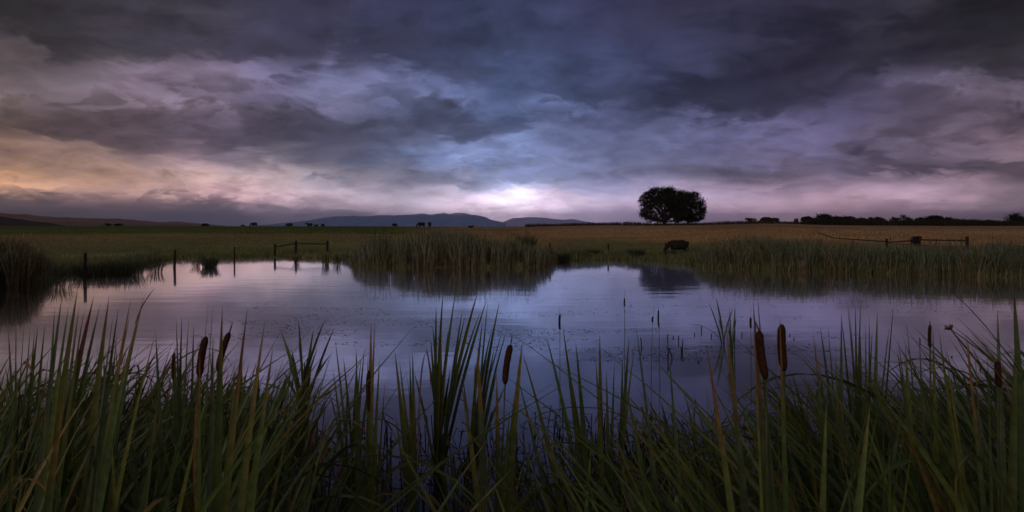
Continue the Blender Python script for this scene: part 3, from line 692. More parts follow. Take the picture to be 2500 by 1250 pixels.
# ------------------------------------------------------------------ trees
def tree_mesh(base, h, rx, ry, nl, leafn, leafs, seed, tr, low=0.12, shift=0.0, levels=3, ang=(8, 82), spread=.030, fill=0):
    """trunk + limbs (one mesh) and crown (many leaf-sized faces) of a broad tree"""
    rs = random.Random(seed); pb = PB(); ends = []
    base = np.array(base, float); forkz = h * 0.09
    pb.tube([base + [0, 0, -.4], base + [0, 0, 0], base + [0, 0, forkz * .6], base + [0, 0, forkz * 1.2]], [tr * 1.5, tr * 1.15, tr, tr * .9], (1, 1, 1), 9)
    c = base + np.array([shift, 0, h * 0.505])
    def inside(p, f=1.0):
        q = np.abs(p - c); return (q[0] / rx) ** 2.6 + (q[1] / ry) ** 2.6 + (q[2] / (h * .50)) ** 2.6 < f
    def grow(p, d, r, L, lv):
        pts = [p]; rad = [r]; n = 5
        for k in range(n):
            d = d + np.array([rs.gauss(0, .13), rs.gauss(0, .13), rs.gauss(0.0, .10)]); d /= np.linalg.norm(d)
            p = p + d * L / n; pts.append(p); rad.append(r * (1 - .6 * (k + 1) / n))
            if lv > 0 and k >= 1:
                for _ in range(2 if lv > 1 else 2):
                    dd = d + np.array([rs.gauss(0, .6), rs.gauss(0, .6), rs.gauss(.08, .45)]); dd /= np.linalg.norm(dd)
                    if inside(p + dd * L * .3, 1.02): grow(p, dd, r * .5, L * rs.uniform(.38, .6), lv - 1)
            if lv <= 1 and k >= 1: ends.append((p, lv))
            if not inside(p, 1.0): break
        pb.tube(pts, rad, (1, 1, 1), 6 if lv > 1 else 4, cap=False)
    for k in range(nl):
        el = R(rs.uniform(*ang)); azm = k * 2.399 + rs.uniform(-.3, .3)
        dr = np.array([math.cos(azm) * math.cos(el), math.sin(azm) * math.cos(el), math.sin(el)])
        reach = 1 / math.sqrt((dr[0] / rx) ** 2 + (dr[1] / ry) ** 2 + (dr[2] / (h * .9)) ** 2)
        grow(base + np.array([0, 0, forkz]), dr, tr * .42, reach * .98, levels - 1)
    # leaves around the twigs, in clusters of uneven density
    npr = np.random.RandomState(seed); E = np.array([p for p, _ in ends])
    dens = fbm(E[:, 0] * .7 + 5, E[:, 2] * .9, seed) + 0.25 * (np.linalg.norm((E - c) / [rx, ry, h * .48], axis=1))
    pr = np.clip(dens - 0.38, 0.03, 1) ** 1.1; pr /= pr.sum()
    idx = npr.choice(len(E), leafn, p=pr); P = E[idx] + npr.normal(0, spread * h, (leafn, 3))
    P[:, 2] = np.maximum(P[:, 2], base[2] + h * low * (0.8 + .4 * npr.rand(leafn)))
    A = npr.normal(0, 1, (leafn, 3)); A /= np.linalg.norm(A, axis=1)[:, None]; B = np.cross(A, npr.normal(0, 1, (leafn, 3))); B /= np.linalg.norm(B, axis=1)[:, None]
    if fill > 0:      # outer foliage: clumps spread through the whole crown, thinner where the noise is low
        m = int(leafn * fill * 3); D = npr.normal(0, 1, (m, 3)); D /= np.linalg.norm(D, axis=1)[:, None]
        D /= ((np.abs(D[:, 0]) ** 2.6 + np.abs(D[:, 1]) ** 2.6 + np.abs(D[:, 2]) ** 2.6) ** (1 / 2.6))[:, None]
        rr_ = npr.rand(m) ** .36 * (0.80 + .36 * fbm(D[:, 0] * 4 + 9, D[:, 2] * 4 + D[:, 1] * 3 + 9, seed + 1))
        Q = c + D * rr_[:, None] * [rx, ry, h * .48]
        f_ = fbm(Q[:, 0] * .9 + Q[:, 1] * .6 + 50, Q[:, 2] * 1.1 + Q[:, 1] * .5 + 50, seed + 7, 4)
        Q = Q[(f_ > 0.53) & (Q[:, 2] > base[2] + h * low)][:int(leafn * fill)]
        P[:len(Q)] = Q + npr.normal(0, .05, (len(Q), 3))
    s = leafs * (0.6 + .8 * npr.rand(leafn))[:, None]
    V = np.stack([P - A * s, P + B * s * .45, P + A * s, P - B * s * .45], 1).reshape(-1, 3)
    Fq = (np.arange(leafn)[:, None] * 4 + np.arange(4)[None]).tolist()
    cc = np.array([.022, .026, .014]) * (0.5 + npr.rand(leafn))[:, None]; cc = np.repeat(cc, 4, 0)
    return pb, V, Fq, cc
def tree(name, px, base_py, d, top_py, half_px, label, cat, nl=9, leafn=9000, leafs=.13, seed=1, tr=.4, group=None, low=.1, shift=0, depth=1.0, levels=3, ang=(8, 82), spread=.030, fill=0):
    x = (px - CX) * d / F; z = float(terrain(x, d)); top = H - (top_py - HY) * d / F; h = top - z
    e_ = empty(name, (x, d, z)); tag(e_, label, cat, group)
    pb, V, Fq, cc = tree_mesh((0, 0, 0), h, half_px * d / F, half_px * d / F * depth, nl, leafn, leafs, seed, tr, low, shift, levels, ang, spread, fill)
    pb.make('trunk', BARK, parent=e_)
    mesh_obj('crown', V, Fq, DRYL, parent=e_, cols=cc, smooth=False)
    return e_
tree('broad_tree', 1622, 549, 131, 459, 60, 'larger left tree of the dark pair on the field crest, with the thicker trunk', 'tree', 20, 17000, .135, 11, .42, low=.06, shift=-.1, levels=4, ang=(2, 86), fill=.5)
tree('broad_tree', 1680, 549, 134, 468, 43, 'smaller right tree of the dark pair on the field crest, with the thin trunk', 'tree', 18, 12500, .135, 23, .27, low=.06, shift=-.1, levels=4, ang=(2, 86), fill=.5)

SHR = [(1970, 531, 15, 'first rounded dark shrub at the left end of the hedge line'), (2009, 525, 22, 'tallest broad shrub near the left end of the hedge line'),
       (2042, 530.5, 15, 'shrub with a small raised tip right of the broad shrub'), (2072, 530, 16, 'dark shrub with a pointed top in the left part of the hedge line'),
       (2104, 534, 16, 'low dense shrub left of the middle of the hedge line'), (2134, 532, 17, 'rounded shrub just left of the sparse spindly ones'),
       (2153, 533, 7, 'narrow twiggy shrub beside the rounded one'), (2184, 531.5, 10, 'small spindly shrub with sky showing through'),
       (2205, 527.5, 11, 'open twiggy shrub with a flat top'), (2220, 528, 6, 'thin upright twiggy bush leaning right'),
       (2247, 533, 14, 'low wide shrub right of the twiggy ones'), (2272, 529.5, 14, 'bushy shrub with a feathery top in the right half of the hedge line'),
       (2292, 529, 14, 'bushy shrub next to the feathery one'), (2315, 532, 15, 'shrub falling away to the low right part of the hedge line'),
       (2336, 536, 9, 'small thin shrub at the end of the tall hedge part'), (2372, 540, 16, 'very low shrub in the gap of the hedge line'),
       (2410, 539, 15, 'low shrub left of the small tree at the right edge'), (2476, 522.5, 17, 'small dark tree rising above the hedge near the right edge'),
       (2500, 534, 16, 'dark shrub at the right picture edge behind the small tree'), (1943, 535, 6, 'tiny leafless bush standing alone right of the three cows')]
for k, (px, ty, hw, lb) in enumerate(SHR):
    sparse = hw < 12
    tree('hedge_shrub', px, 549, 136 + (k % 3) * 2, ty, hw, lb, 'shrub' if 'tree' not in lb else 'small tree', 9, 500 if sparse else 1900, .14, 60 + k, .07, 'shrubs along the crest at right', low=0.0, levels=3, ang=(10, 88), spread=.09)
def undergrowth():
    rs = np.random.RandomState(8); n = 16000
    px = rs.uniform(1950, 2700, n); u = (px - CX) / F; y = rs.uniform(124, 140, n); x = u * y; z = terrain(x, y)
    env = np.interp(px, [1950, 1985, 2350, 2500, 2700], [.2, 1.5, 1.4, 1.2, 1.2]) * (0.4 + 1.1 * fbm(x * .25, y * .05, 6))
    P0 = np.stack([x, y, z - .1], -1); h = env * rs.rand(n) ** .5; P2 = P0 + np.stack([rs.normal(0, .2, n), rs.normal(0, .2, n), h], -1); P1 = (P0 + P2) / 2 + rs.normal(0, .1, (n, 3))
    c = np.array([.022, .019, .011]) * (.6 + .9 * rs.rand(n))[:, None]
    o = qblades(P0, P1, P2, np.full(n, .16), c, c * 1.2, 2, 'undergrowth', DRYL); tag(o, 'dark undergrowth filling the foot of the hedge line', kind='stuff')
undergrowth()
# distant bushes beyond the green field
tree('far_bush', 262, 551, 330, 546.5, 12, 'left part of the low dark thicket on the horizon before the hills', 'bush', 8, 900, .38, 91, .1, 'bushes on the left horizon', low=0, ang=(20, 80))
tree('far_bush', 290, 551, 330, 547.0, 14, 'right part of the low dark thicket on the horizon before the hills', 'bush', 8, 900, .38, 92, .1, 'bushes on the left horizon', low=0, ang=(20, 80))
tree('far_bush', 501, 552, 400, 546.5, 8, 'small lone bush on the horizon at the end of the hills', 'bush', 8, 700, .42, 93, .1, 'bushes on the left horizon', low=0, ang=(20, 80))
tree('far_bush', 592, 552, 400, 549.8, 6, 'tiny flat bush on the horizon just left of the first cow', 'bush', 8, 300, .4, 94, .1, 'bushes on the left horizon', low=0, ang=(20, 80))
tree('far_bush', 773, 552, 300, 549.3, 9, 'flat green bush on the horizon between two cows', 'bush', 8, 500, .3, 95, .1, 'bushes on the left horizon', low=0, ang=(20, 80))
tree('far_bush', 963.5, 553, 300, 546.5, 6, 'small rounded grey bush on the horizon in front of the blue mountains', 'bush', 8, 700, .26, 96, .1, 'bushes on the left horizon', low=0, ang=(20, 80))

# ------------------------------------------------------------------ cows
def cow_mesh(name, pose, mat):
    """one skinned body, head down grazing or head level; nose towards -x"""
    if pose == 'graze': neck = [(-.78, 0, 1.12), (-1.02, 0, .92), (-1.20, 0, .62)]; headp = [(-1.30, 0, .42), (-1.36, 0, .22), (-1.38, 0, .10)]
    else: neck = [(-.80, 0, 1.22), (-1.00, 0, 1.26), (-1.18, 0, 1.30)]; headp = [(-1.30, 0, 1.28), (-1.46, 0, 1.18), (-1.56, 0, 1.12)]
    P = []; E = []; Rr = []
    def add(p, r, par=None):
        P.append(p); Rr.append(r if isinstance(r, tuple) else (r, r))
        if par is not None: E.append((par, len(P) - 1))
        return len(P) - 1
    root = add((.10, 0, .90), (.44, .50))
    s = add((-.28, 0, .92), (.43, .48), root); sh = add((-.62, 0, .96), (.38, .44), s)
    hp = add((.50, 0, .95), (.43, .46), root); rp = add((.84, 0, 1.0), (.38, .38), hp); tb = add((1.02, 0, 1.10), .12, rp)
    n = sh
    for q, r in zip(neck, (.31, .25, .19)): n = add(q, r, n)
    for q, r in zip(headp, (.17, .135, .10)): n = add(q, r, n)
    hd = len(P) - 3
    for sgn in (-1, 1):
        add((P[hd][0] + (.02 if pose == 'graze' else .06), sgn * .26, P[hd][2] + .10), .035, hd)
        k = add((-.56, sgn * .17, .72), .13, sh); k = add((-.57, sgn * .19, .42), .075, k); k = add((-.55, sgn * .19, .16), .05, k); add((-.58, sgn * .19, .02), .06, k)
        k = add((.66, sgn * .17, .76), .17, hp); k = add((.60, sgn * .20, .52), .09, k); k = add((.74, sgn * .20, .38), .065, k); k = add((.71, sgn * .20, .14), .05, k); add((.68, sgn * .20, .02), .06, k)
    t1 = add((.95, 0, .95), .035, tb); t2 = add((.97, 0, .65), .025, t1); add((.96, 0, .40), .05, t2)
    me = bpy.data.meshes.new(name); me.from_pydata(P, E, []); me.update()
    o = bpy.data.objects.new(name, me); COL.objects.link(o)
    md = o.modifiers.new('Skin', 'SKIN'); md.use_smooth_shade = True
    if not me.skin_vertices: me.attributes  # layer is made with the modifier below
    return o, me, Rr
def finish_cow(o, me, Rr, mat, name):
    bpy.context.view_layer.objects.active = o
    if not me.skin_vertices:
        bpy.ops.mesh.customdata_skin_add()
    for k, r in enumerate(Rr): me.skin_vertices[0].data[k].radius = r
    me.skin_vertices[0].data[0].use_root = True
    o.modifiers.new('Sub', 'SUBSURF').levels = 2; o.modifiers['Sub'].render_levels = 2
    dg = bpy.context.evaluated_depsgraph_get(); dg.update()
    m2 = bpy.data.meshes.new_from_object(o.evaluated_get(dg)); bpy.data.objects.remove(o)
    m2.materials.clear(); m2.materials.append(mat); m2.shade_smooth(); m2.name = name
    return m2
MG = finish_cow(*cow_mesh('cow_body', 'graze', HIDE), HIDE, 'cow_grazing')
MS = finish_cow(*cow_mesh('cow_body', 'stand', HIDE), HIDE, 'cow_standing')
print('cow verts', len(MG.vertices), len(MS.vertices))
GC = 'cattle grazing in the pasture'
def cow(me, px, feet_py, d, rz, label, scale=1.0, sink=0.0, mats=None):
    x = (px - CX) * d / F; z = float(terrain(x, d)) - sink
    if feet_py is not None: z = H - (feet_py - HY) * d / F
    m_ = me
    if mats:
        m_ = me.copy(); m_.materials.clear()
        for q in mats: m_.materials.append(q)
        for p in m_.polygons: p.material_index = 1 if p.center.x > -0.10 else 0
    o = bpy.data.objects.new('cow', m_); COL.objects.link(o); o.location = (x, d, z); o.rotation_euler = (0, 0, rz); o.scale = (scale,) * 3
    tag(o, label, 'cow', GC); return o
cow(MG, 620.5, None, 222, 0.1, 'leftmost black cow, grazing on the green horizon', 1.05, sink=.25)
cow(MG, 707, None, 226, 0.0, 'second black cow from the left, its back low on the green horizon', 1.05, sink=.42)
cow(MS, 756, None, 222, 0.1, 'black cow holding its head level on the green horizon', 0.98, sink=.35)
cow(MG, 788.5, None, 224, 1.35, 'small black cow seen end-on beside the level-headed one', 0.9, sink=.45)
cow(MG, 1029, 556.3, 178, 0.55, 'black grazing cow with all four legs showing against the mountains', 1.04)
cow(MG, 1049, 555.0, 180, 1.65, 'black cow seen from behind next to the grazing one by the mountains', 1.0)
cow(MS, 1149, 560, 158, 2.75, 'small black calf walking right below the mountain gap', 0.62)
cow(MS, 1836, 549.5, 139, 0.15, 'cow with black front and pale grey hindquarters at left of the three on the hill', 1.0, sink=.0, mats=[HIDE, HIDE_G])
cow(MG, 1872, 549.0, 131, 0.1, 'big black cow in the middle of the three on the hill', 1.08)
cow(MG, 1891, 547.5, 135, 0.0, 'smaller black cow at right of the three on the hill', 0.92)
cow(MG, 1656, None, 58.8, 0.10, 'nearest black cow, grazing behind the thin fence post at the pond', 0.92, sink=.16)
cow(MS, 2234, 603, 60, 1.50, 'dark calf seen end-on behind the broken rail fence', 0.66, mats=[HIDE, HIDE_G])
# ------------------------------------------------------------------ foreground cattails
GRN = [(.054, .090, .024), (.046, .078, .028), (.072, .098, .026), (.052, .076, .038), (.086, .098, .024)]
TIP = [(.24, .11, .04), (.20, .12, .035), (.15, .06, .03), (.20, .14, .04)]
DRY = [(.26, .16, .09), (.32, .19, .12), (.20, .12, .06)]
def gnd(x, y): return max(float(terrain(x, y)), -0.05)
def jit(c, r, a_=.25): return np.array(c) * r.uniform(1 - a_, 1 + a_)

def hero_blades(pb, base, lst, d, r):
    """blades of one plant given by where their tips stand: (px, py, width_px, dry_tip, depth offset)"""
    for t in lst:
        px, py, w = t[:3]; dry = t[3] if len(t) > 3 else 0; dz = t[4] if len(t) > 4 else r.uniform(-.2, .2)
        T = np.array(W(px, py, d + dz)); b = np.array(base) + [r.uniform(-.05, .05), r.uniform(-.05, .05), 0]
        hgt = T[2] - b[2]; mid = b + (T - b) * .45; mid[2] = b[2] + hgt * .55; mid[:2] = b[:2] + (T[:2] - b[:2]) * r.uniform(.25, .42)
        c = jit(r.choice(GRN), r)
        pb.blade(b, mid, T, (1.0 if d < 6 else .75) * w * d / F, c * .65, c * 1.4, r.choice(TIP) if dry else None, .20 if dry > 1 else .08, 16, fold=.18, twist=r.uniform(-.5, .5), face=r.uniform(-.5, .5))  # shade at the base and skylight at the tip put into the leaf colour
def stem_head(e_, base, a_, b_, d, wpx, spike=None, r=None, stemcol=(.08, .085, .03), srad=.0045, headmat=None):
    """stem, velvety brown head from pixel a_ (top) to b_ (bottom) and the bare spike above it, as children of the plant"""
    A = np.array(W(*a_, d)); B = np.array(W(*b_, d)); rad = .84 * wpx * d / F / 2
    loc = np.array(e_.location); base = np.array(base)
    q = PB(); mid = base + (B - base) * .5; mid[:2] = base[:2] * .6 + B[:2] * .4
    pts = [(1 - t) ** 2 * base + 2 * t * (1 - t) * mid + t * t * B for t in np.linspace(0, 1, 9)]; q.tube([p - loc for p in pts], [srad * (1.5 - .6 * t) for t in np.linspace(0, 1, 9)], stemcol, 6); q.make('stem', LEAF, parent=e_)
    q = PB(); n = 14; ax = A - B; bow = np.cross(ax, [0, 1, 0]) * .03
    ts = np.linspace(0, 1, n); rr = [rad * (min(1, (.25 + 6 * t)) ** .6 if t < .12 else (max(0.15, (1 - t) * 9 + .1) ** .5 if t > .9 else 1.0)) * r.uniform(.96, 1.04) for t in ts]
    q.tube([B + ax * t + bow * 4 * t * (1 - t) - loc for t in ts], rr, (1, 1, 1), 12); q.make('seed_head', headmat or HEAD, parent=e_)
    if spike:
        S = np.array(W(*spike, d)); q = PB(); q.tube([A - loc, (A + S) / 2 - loc, S - loc], [.0032, .0028, .001], (.16, .08, .045), 5); q.make('spike', LEAF, parent=e_)

def hero(label, bpx, d, tips, heads=(), bz=None, seed=0, dead=0, cat='cattail plant', name='cattail_plant', extra=None, group=None):
    r = random.Random(seed + int(bpx)); x = (bpx - CX) * d / F; z = gnd(x, d) if bz is None else bz; base = (x, d, z)
    e_ = empty(name, base); tag(e_, label, cat, group)
    pb = PB(); hero_blades(pb, base, tips, d, r)
    for k in range(dead):
        a_ = r.uniform(0, 6.28); L = r.uniform(.3, .8); c = jit(r.choice(DRY), r); P2 = np.array(base) + [math.cos(a_) * L * .7, math.sin(a_) * L * .3, r.uniform(.1, .5)]
        pb.blade(base, np.array(base) + [math.cos(a_) * .15, 0, .5], P2, .012, c * .5, c, nseg=6)
    if extra: extra(pb, r)
    pb.V = [np.array(v) - np.array(base) for v in pb.V]
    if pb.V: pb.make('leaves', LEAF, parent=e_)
    for hd in heads: stem_head(e_, base, hd[0], hd[1], d, hd[2], hd[3] if len(hd) > 3 else None, r)
    return e_

def arc(pts, d, w, col, dd=0.0):
    """helper: a drooping leaf drawn as a cubic through four seen points"""
    P = [np.array(W(px, py, d + dd * k)) for k, (px, py) in enumerate(pts)]
    return lambda pb, r: pb.blade(P[0], P[1], P[2], w, np.array(col) * .8, col, nseg=14, p3=P[3], face=1.2, fold=.1)
def multi(*fs):
    def f(pb, r):
        for g_ in fs: g_(pb, r)
    return f
OR = (.42, .22, .10)
# --- centre group rooted in open water
hero('tall green cattail clump with splayed tips in the centre of the pond front', 1070, 7.6,
     [(1082, 706, 11), (1113, 707, 12), (1065, 745, 10), (1129, 757, 9, 0), (1168, 708, 12), (1190, 727, 11, 1), (1076, 775, 9), (1056, 792, 9), (1136, 770, 9), (1173, 760, 9), (1051, 823, 10), (1040, 842, 9), (1074, 815, 9), (1095, 800, 10), (1119, 860, 10), (1089, 860, 9), (1010, 905, 8), (1140, 830, 8), (1100, 900, 9)], bz=0, seed=3, dead=6)
hero('slender green cattail clump just right of the tall centre clump', 1150, 7.3,
     [(1191, 736, 9), (1220, 735, 10), (1178, 783, 10), (1203, 793, 8), (1232, 788, 6), (1239, 800, 7, 1), (1208, 845, 9), (1190, 870, 9), (1215, 900, 9), (1160, 880, 9), (1128, 905, 9), (1240, 930, 8)], bz=0, seed=5, dead=5,
     extra=arc([(1150, 1150), (1180, 870), (1215, 815), (1288, 862)], 7.3, .012, (.06, .07, .03)))
hero('cattail with one upright brown head and yellow-green leaves right of the centre', 1205, 3.6,
     [(1166, 852, 22, 2), (1276, 827, 20, 2), (1212, 908, 16, 2), (1255, 960, 14, 1), (1124, 922, 16, 1), (1245, 1000, 14)], [((1247, 842), (1233, 938), 19, (1250, 815))], seed=8,
     extra=multi(arc([(1190, 1250), (1175, 1180), (1210, 1120), (1216, 985)], 3.5, .010, OR), arc([(1160, 1260), (1200, 1130), (1250, 1080), (1275, 945)], 3.5, .012, (.30, .17, .05))))
hero('cattail with a slim dark head beside a tall orange-tipped leaf, left of centre', 893, 3.8,
     [(906, 785, 17, 2), (915, 780, 12, 2), (898, 868, 13, 0), (927, 870, 11), (870, 845, 10), (868, 860, 10), (940, 930, 10)], [((901, 905), (902, 1003), 13)], seed=9,
     extra=multi(arc([(905, 1012), (918, 995), (935, 990), (962, 1003)], 3.8, .010, OR), arc([(850, 1022), (862, 1028), (885, 1040), (896, 1055)], 3.7, .014, (.30, .17, .07)),
                 arc([(900, 1230), (930, 1195), (960, 1200), (985, 1208)], 3.6, .012, (.10, .12, .04)), arc([(900, 1225), (925, 1205), (945, 1200), (975, 1215)], 3.5, .010, OR)))
hero('fan of thin green cattail leaves left of the slim dark head', 855, 6.2,
     [(818, 828, 8), (838, 870, 9), (872, 865, 8), (882, 872, 8), (812, 900, 8), (890, 850, 8), (848, 930, 9), (800, 940, 7), (915, 860, 8), (928, 1000, 8)], bz=0, seed=12, dead=5)
hero('pale dry cattail leaf folded at the top beside green blades, left of centre', 1030, 4.4,
     [(963, 850, 13), (975, 880, 12), (1000, 862, 10), (1007, 855, 12), (965, 1010, 9, 2), (998, 960, 9, 2)], seed=14, name='cattail_plant',
     extra=multi(arc([(1020, 1180), (1022, 950), (1028, 880), (1041, 858)], 4.4, .022, (.34, .20, .13)), arc([(1041, 858), (1048, 880), (1052, 900), (1050, 960)], 4.4, .016, (.25, .14, .09)),
                 arc([(917, 1105), (960, 1085), (1010, 1105), (1060, 1180)], 4.3, .012, OR), arc([(1000, 1250), (1015, 1130), (1010, 1060), (992, 900)], 4.4, .014, (.22, .12, .05))))
hero('dense green cattail clump standing in water left of centre', 738, 10.2,
     [(683, 800, 9), (728, 778, 8), (695, 830, 9), (795, 777, 8), (818, 797, 8), (711, 850, 9), (765, 805, 9), (757, 850, 8), (745, 880, 9), (810, 862, 8), (728, 830, 9), (775, 850, 8), (790, 880, 8), (703, 880, 9), (760, 900, 9), (722, 905, 9), (840, 935, 6), (690, 905, 8)], bz=0, seed=17, dead=0)
hero('clump of papery pinkish dead stalks below the dense clump left of centre', 765, 7.4, [(775, 1010, 9, 2), (790, 1040, 8, 2)], bz=0, seed=19, dead=0, name='dead_reeds', cat='dead reeds',
     extra=lambda pb, r: [pb.blade((((765 + o_) - CX) * 7.4 / F, 7.4 + r.uniform(-.15, .15), -.02), (((765 + o_ * 1.1) - CX) * 7.4 / F, 7.4, .3), np.array(W(765 + o_ * 1.5 + r.uniform(-15, 15), r.uniform(1020, 1120), 7.4)), .022, jit(DRY[0], r), jit((.36, .20, .14), r), nseg=6) for o_ in np.linspace(-28, 28, 20)])
hero('second clump of dead tan stalks right of the papery pinkish one', 835, 7.2, [(833, 1040, 8, 2)], bz=0, seed=20, name='dead_reeds', cat='dead reeds',
     extra=lambda pb, r: [pb.blade((((835 + o_) - CX) * 7.2 / F, 7.2 + r.uniform(-.15, .15), -.02), (((835 + o_ * 1.1) - CX) * 7.2 / F, 7.2, .3), np.array(W(835 + o_ * 1.3 + r.uniform(-12, 12), r.uniform(1060, 1150), 7.2)), .016, jit(DRY[0], r), jit((.30, .18, .11), r), nseg=6) for o_ in np.linspace(-25, 25, 11)])
# --- left group
hero('pair of thick brown cattail heads on one plant at left', 500, 2.5,
     [(543, 745, 24, 1), (605, 747, 19, 2), (648, 773, 20, 2), (668, 838, 22, 1), (488, 862, 22, 1), (520, 820, 20), (575, 905, 20)],
     [((503, 822), (487, 920), 21, None), ((560, 812), (532, 905), 18, (568, 786))], seed=22,
     extra=multi(arc([(500, 935), (515, 925), (530, 926), (535, 937)], 2.5, .008, OR), arc([(480, 1260), (470, 1150), (478, 1050), (482, 930)], 2.4, .013, (.30, .18, .07))))
hero('slim brown cattail head behind leaves left of the thick pair', 432, 3.4, [(430, 773, 11), (444, 768, 12), (461, 771, 10), (427, 838, 16, 1), (380, 808, 17), (473, 787, 11), (509, 740, 10), (521, 740, 8)], [((426, 862), (424, 930), 10)], seed=25)
hero('group of wide cattail leaves leaning right at the far left front', 45, 3.2,
     [(190, 702, 24), (152, 718, 18), (134, 748, 17), (230, 720, 22, 2), (194, 740, 17, 1), (205, 757, 18, 1), (245, 740, 18), (168, 745, 15)], seed=28)
hero('bundle of wide leaves with curled tips leaning right above the water at left', 150, 3.0,
     [(267, 720, 21), (320, 727, 24, 2), (353, 718, 24, 2), (290, 748, 14), (319, 760, 13, 1), (276, 770, 16), (332, 800, 13), (381, 808, 14)], seed=29,
     extra=arc([(330, 790), (345, 745), (360, 725), (380, 700)], 3.0, .006, (.16, .08, .04)))
hero('bluish thin leaves at the left picture edge', 40, 4.2, [(40, 735, 14), (75, 790, 12), (93, 794, 12), (110, 790, 10), (60, 770, 12), (20, 800, 14), (85, 800, 10)], seed=31,
     extra=multi(arc([(60, 890), (58, 876), (64, 878), (82, 915)], 3.4, .014, OR), arc([(-10, 1230), (40, 1160), (85, 1140), (130, 1225)], 2.6, .012, OR)))
hero('long orange dry leaf rising across the reeds at the left edge', -20, 2.6, [(155, 965, 24, 2), (35, 1050, 16, 1)], seed=33)
# --- lone thin cattails in the water at right of centre
def lone(label, px, wl, tip_py, head, w, spike, seed, lean=0):
    d = H * F / (wl - HY); hero(label, px, d, [], [((px + lean, head[0]), (px + lean * .7, head[1]), w, spike)], bz=0, seed=seed)
lone('thin cattail with a pale narrow head standing alone right of the centre clumps', 1367, 985, 755, (768, 805), 6.5, (1366, 752), 40)
lone('tallest thin bare cattail stalk with a small light head high up', 1525, 950, 700, (728, 748), 4.5, (1526, 700), 41)
lone('thin leaning cattail, left of the close pair of stalks', 1590, 928, 745, (773, 787), 5.5, (1599, 742), 42, lean=4)
lone('thin cattail with a long slim head, right of the close pair of stalks', 1611, 938, 750, (757, 800), 5, (1606, 748), 43, lean=-3)
lone('thin cattail with a short pale head left of the two fat dark heads', 1834, 955, 745, (775, 802), 6.5, (1833, 745), 44, lean=-1)
hero('small green cattail tuft with arching leaves far out in the water', 1765, 16.2, [(1748, 727, 5), (1730, 739, 4), (1752, 770, 4), (1745, 780, 4), (1790, 752, 5, 2)], bz=0, seed=46,
     extra=multi(arc([(1765, 838), (1745, 810), (1720, 790), (1681, 792)], 16.2, .045, (.06, .075, .03)), arc([(1766, 838), (1750, 815), (1740, 806), (1722, 805)], 16.2, .035, (.05, .06, .03))))
hero('upright small green cattail tuft right beside the arching one', 1790, 14.8, [(1781, 750, 5), (1794, 745, 5), (1798, 775, 5), (1778, 780, 4), (1797, 752, 3, 2), (1775, 800, 4)], bz=0, seed=47)
# broken stalks in the water
STB = [(1564, 824, 846), (1572, 873, 875), (1631, 815, 828), (1644, 821, 825.5), (1657, 820, 834), (1662, 846, 862), (1667.5, 830, 856), (1630, 844, 877), (1695, 813, 818.5), (1712, 797, 809), (1736, 814, 822), (1811, 811, 819), (1929, 815, 819), (1939, 825, 828.5), (1705.6, 880, 885), (2245, 825, 837), (2395, 890, 900), (2325, 868, 872)]
STL = ['short black stub left of the tall bare stalk', 'tiny stub just breaking the surface', 'upright stub above the forked one', 'very short stub beside the upright one', 'slightly kinked stub in the cluster', 'stub in front of the longest one', 'longest black stub in the cluster', 'brown forked stub nearest the viewer', 'stub with a pale scrap on top', 'tall thin stub far out in the water', 'slim stub left of the green tuft', 'thick short stub right of the green tuft', 'tiny curved stub beyond the fat heads', 'tiny thick stub beyond the fat heads', 'tiny stub below the floating arcs', 'thin stub among the right reeds', 'stub near the orange head at right', 'small stub in the water at the far right']
for (px, t_, wl), lb in zip(STB, STL):
    d = H * F / (wl - HY); x = (px - CX) * d / F; top = H - (t_ - HY) * d / F; q = PB(); k = rnd.uniform(-.02, .02)
    q.tube([(x, d, -.3), (x + k, d, top * .5), (x, d, top)], [.012, .013, .011], (.035, .02, .015), 5)
    if px == 1630: q.tube([W(1641, 880, d), W(1640, 868, d), W(1633, 851, d)], .012, (.05, .025, .018), 5)
    o = q.make('broken_stalk', DRYL, loc=(x, d, 0)); tag(o, lb, 'broken stalk', 'broken stalks in the water')
# --- two fat dark heads and their leaves
hero('fat dark cattail head leaning left, left of the fatter upright one', 1885, 2.35, [(1838, 762, 8, 2)], [((1854, 808), (1870, 925), 24, (1838, 772))], seed=50)
hero('fattest dark cattail head standing upright behind a folded leaf', 1925, 2.45, [(1838, 727, 20, 2), (1848, 708, 18), (1903, 765, 14, 2), (1893, 735, 7, 2), (1905, 780, 16, 0), (1772, 785, 22, 2), (1723, 832, 20, 2)], [((1909, 792), (1915, 905), 24, None)], seed=52,
     extra=multi(arc([(2000, 950), (1985, 900), (1950, 850), (1922, 832)], 2.45, .010, (.34, .2, .06))))
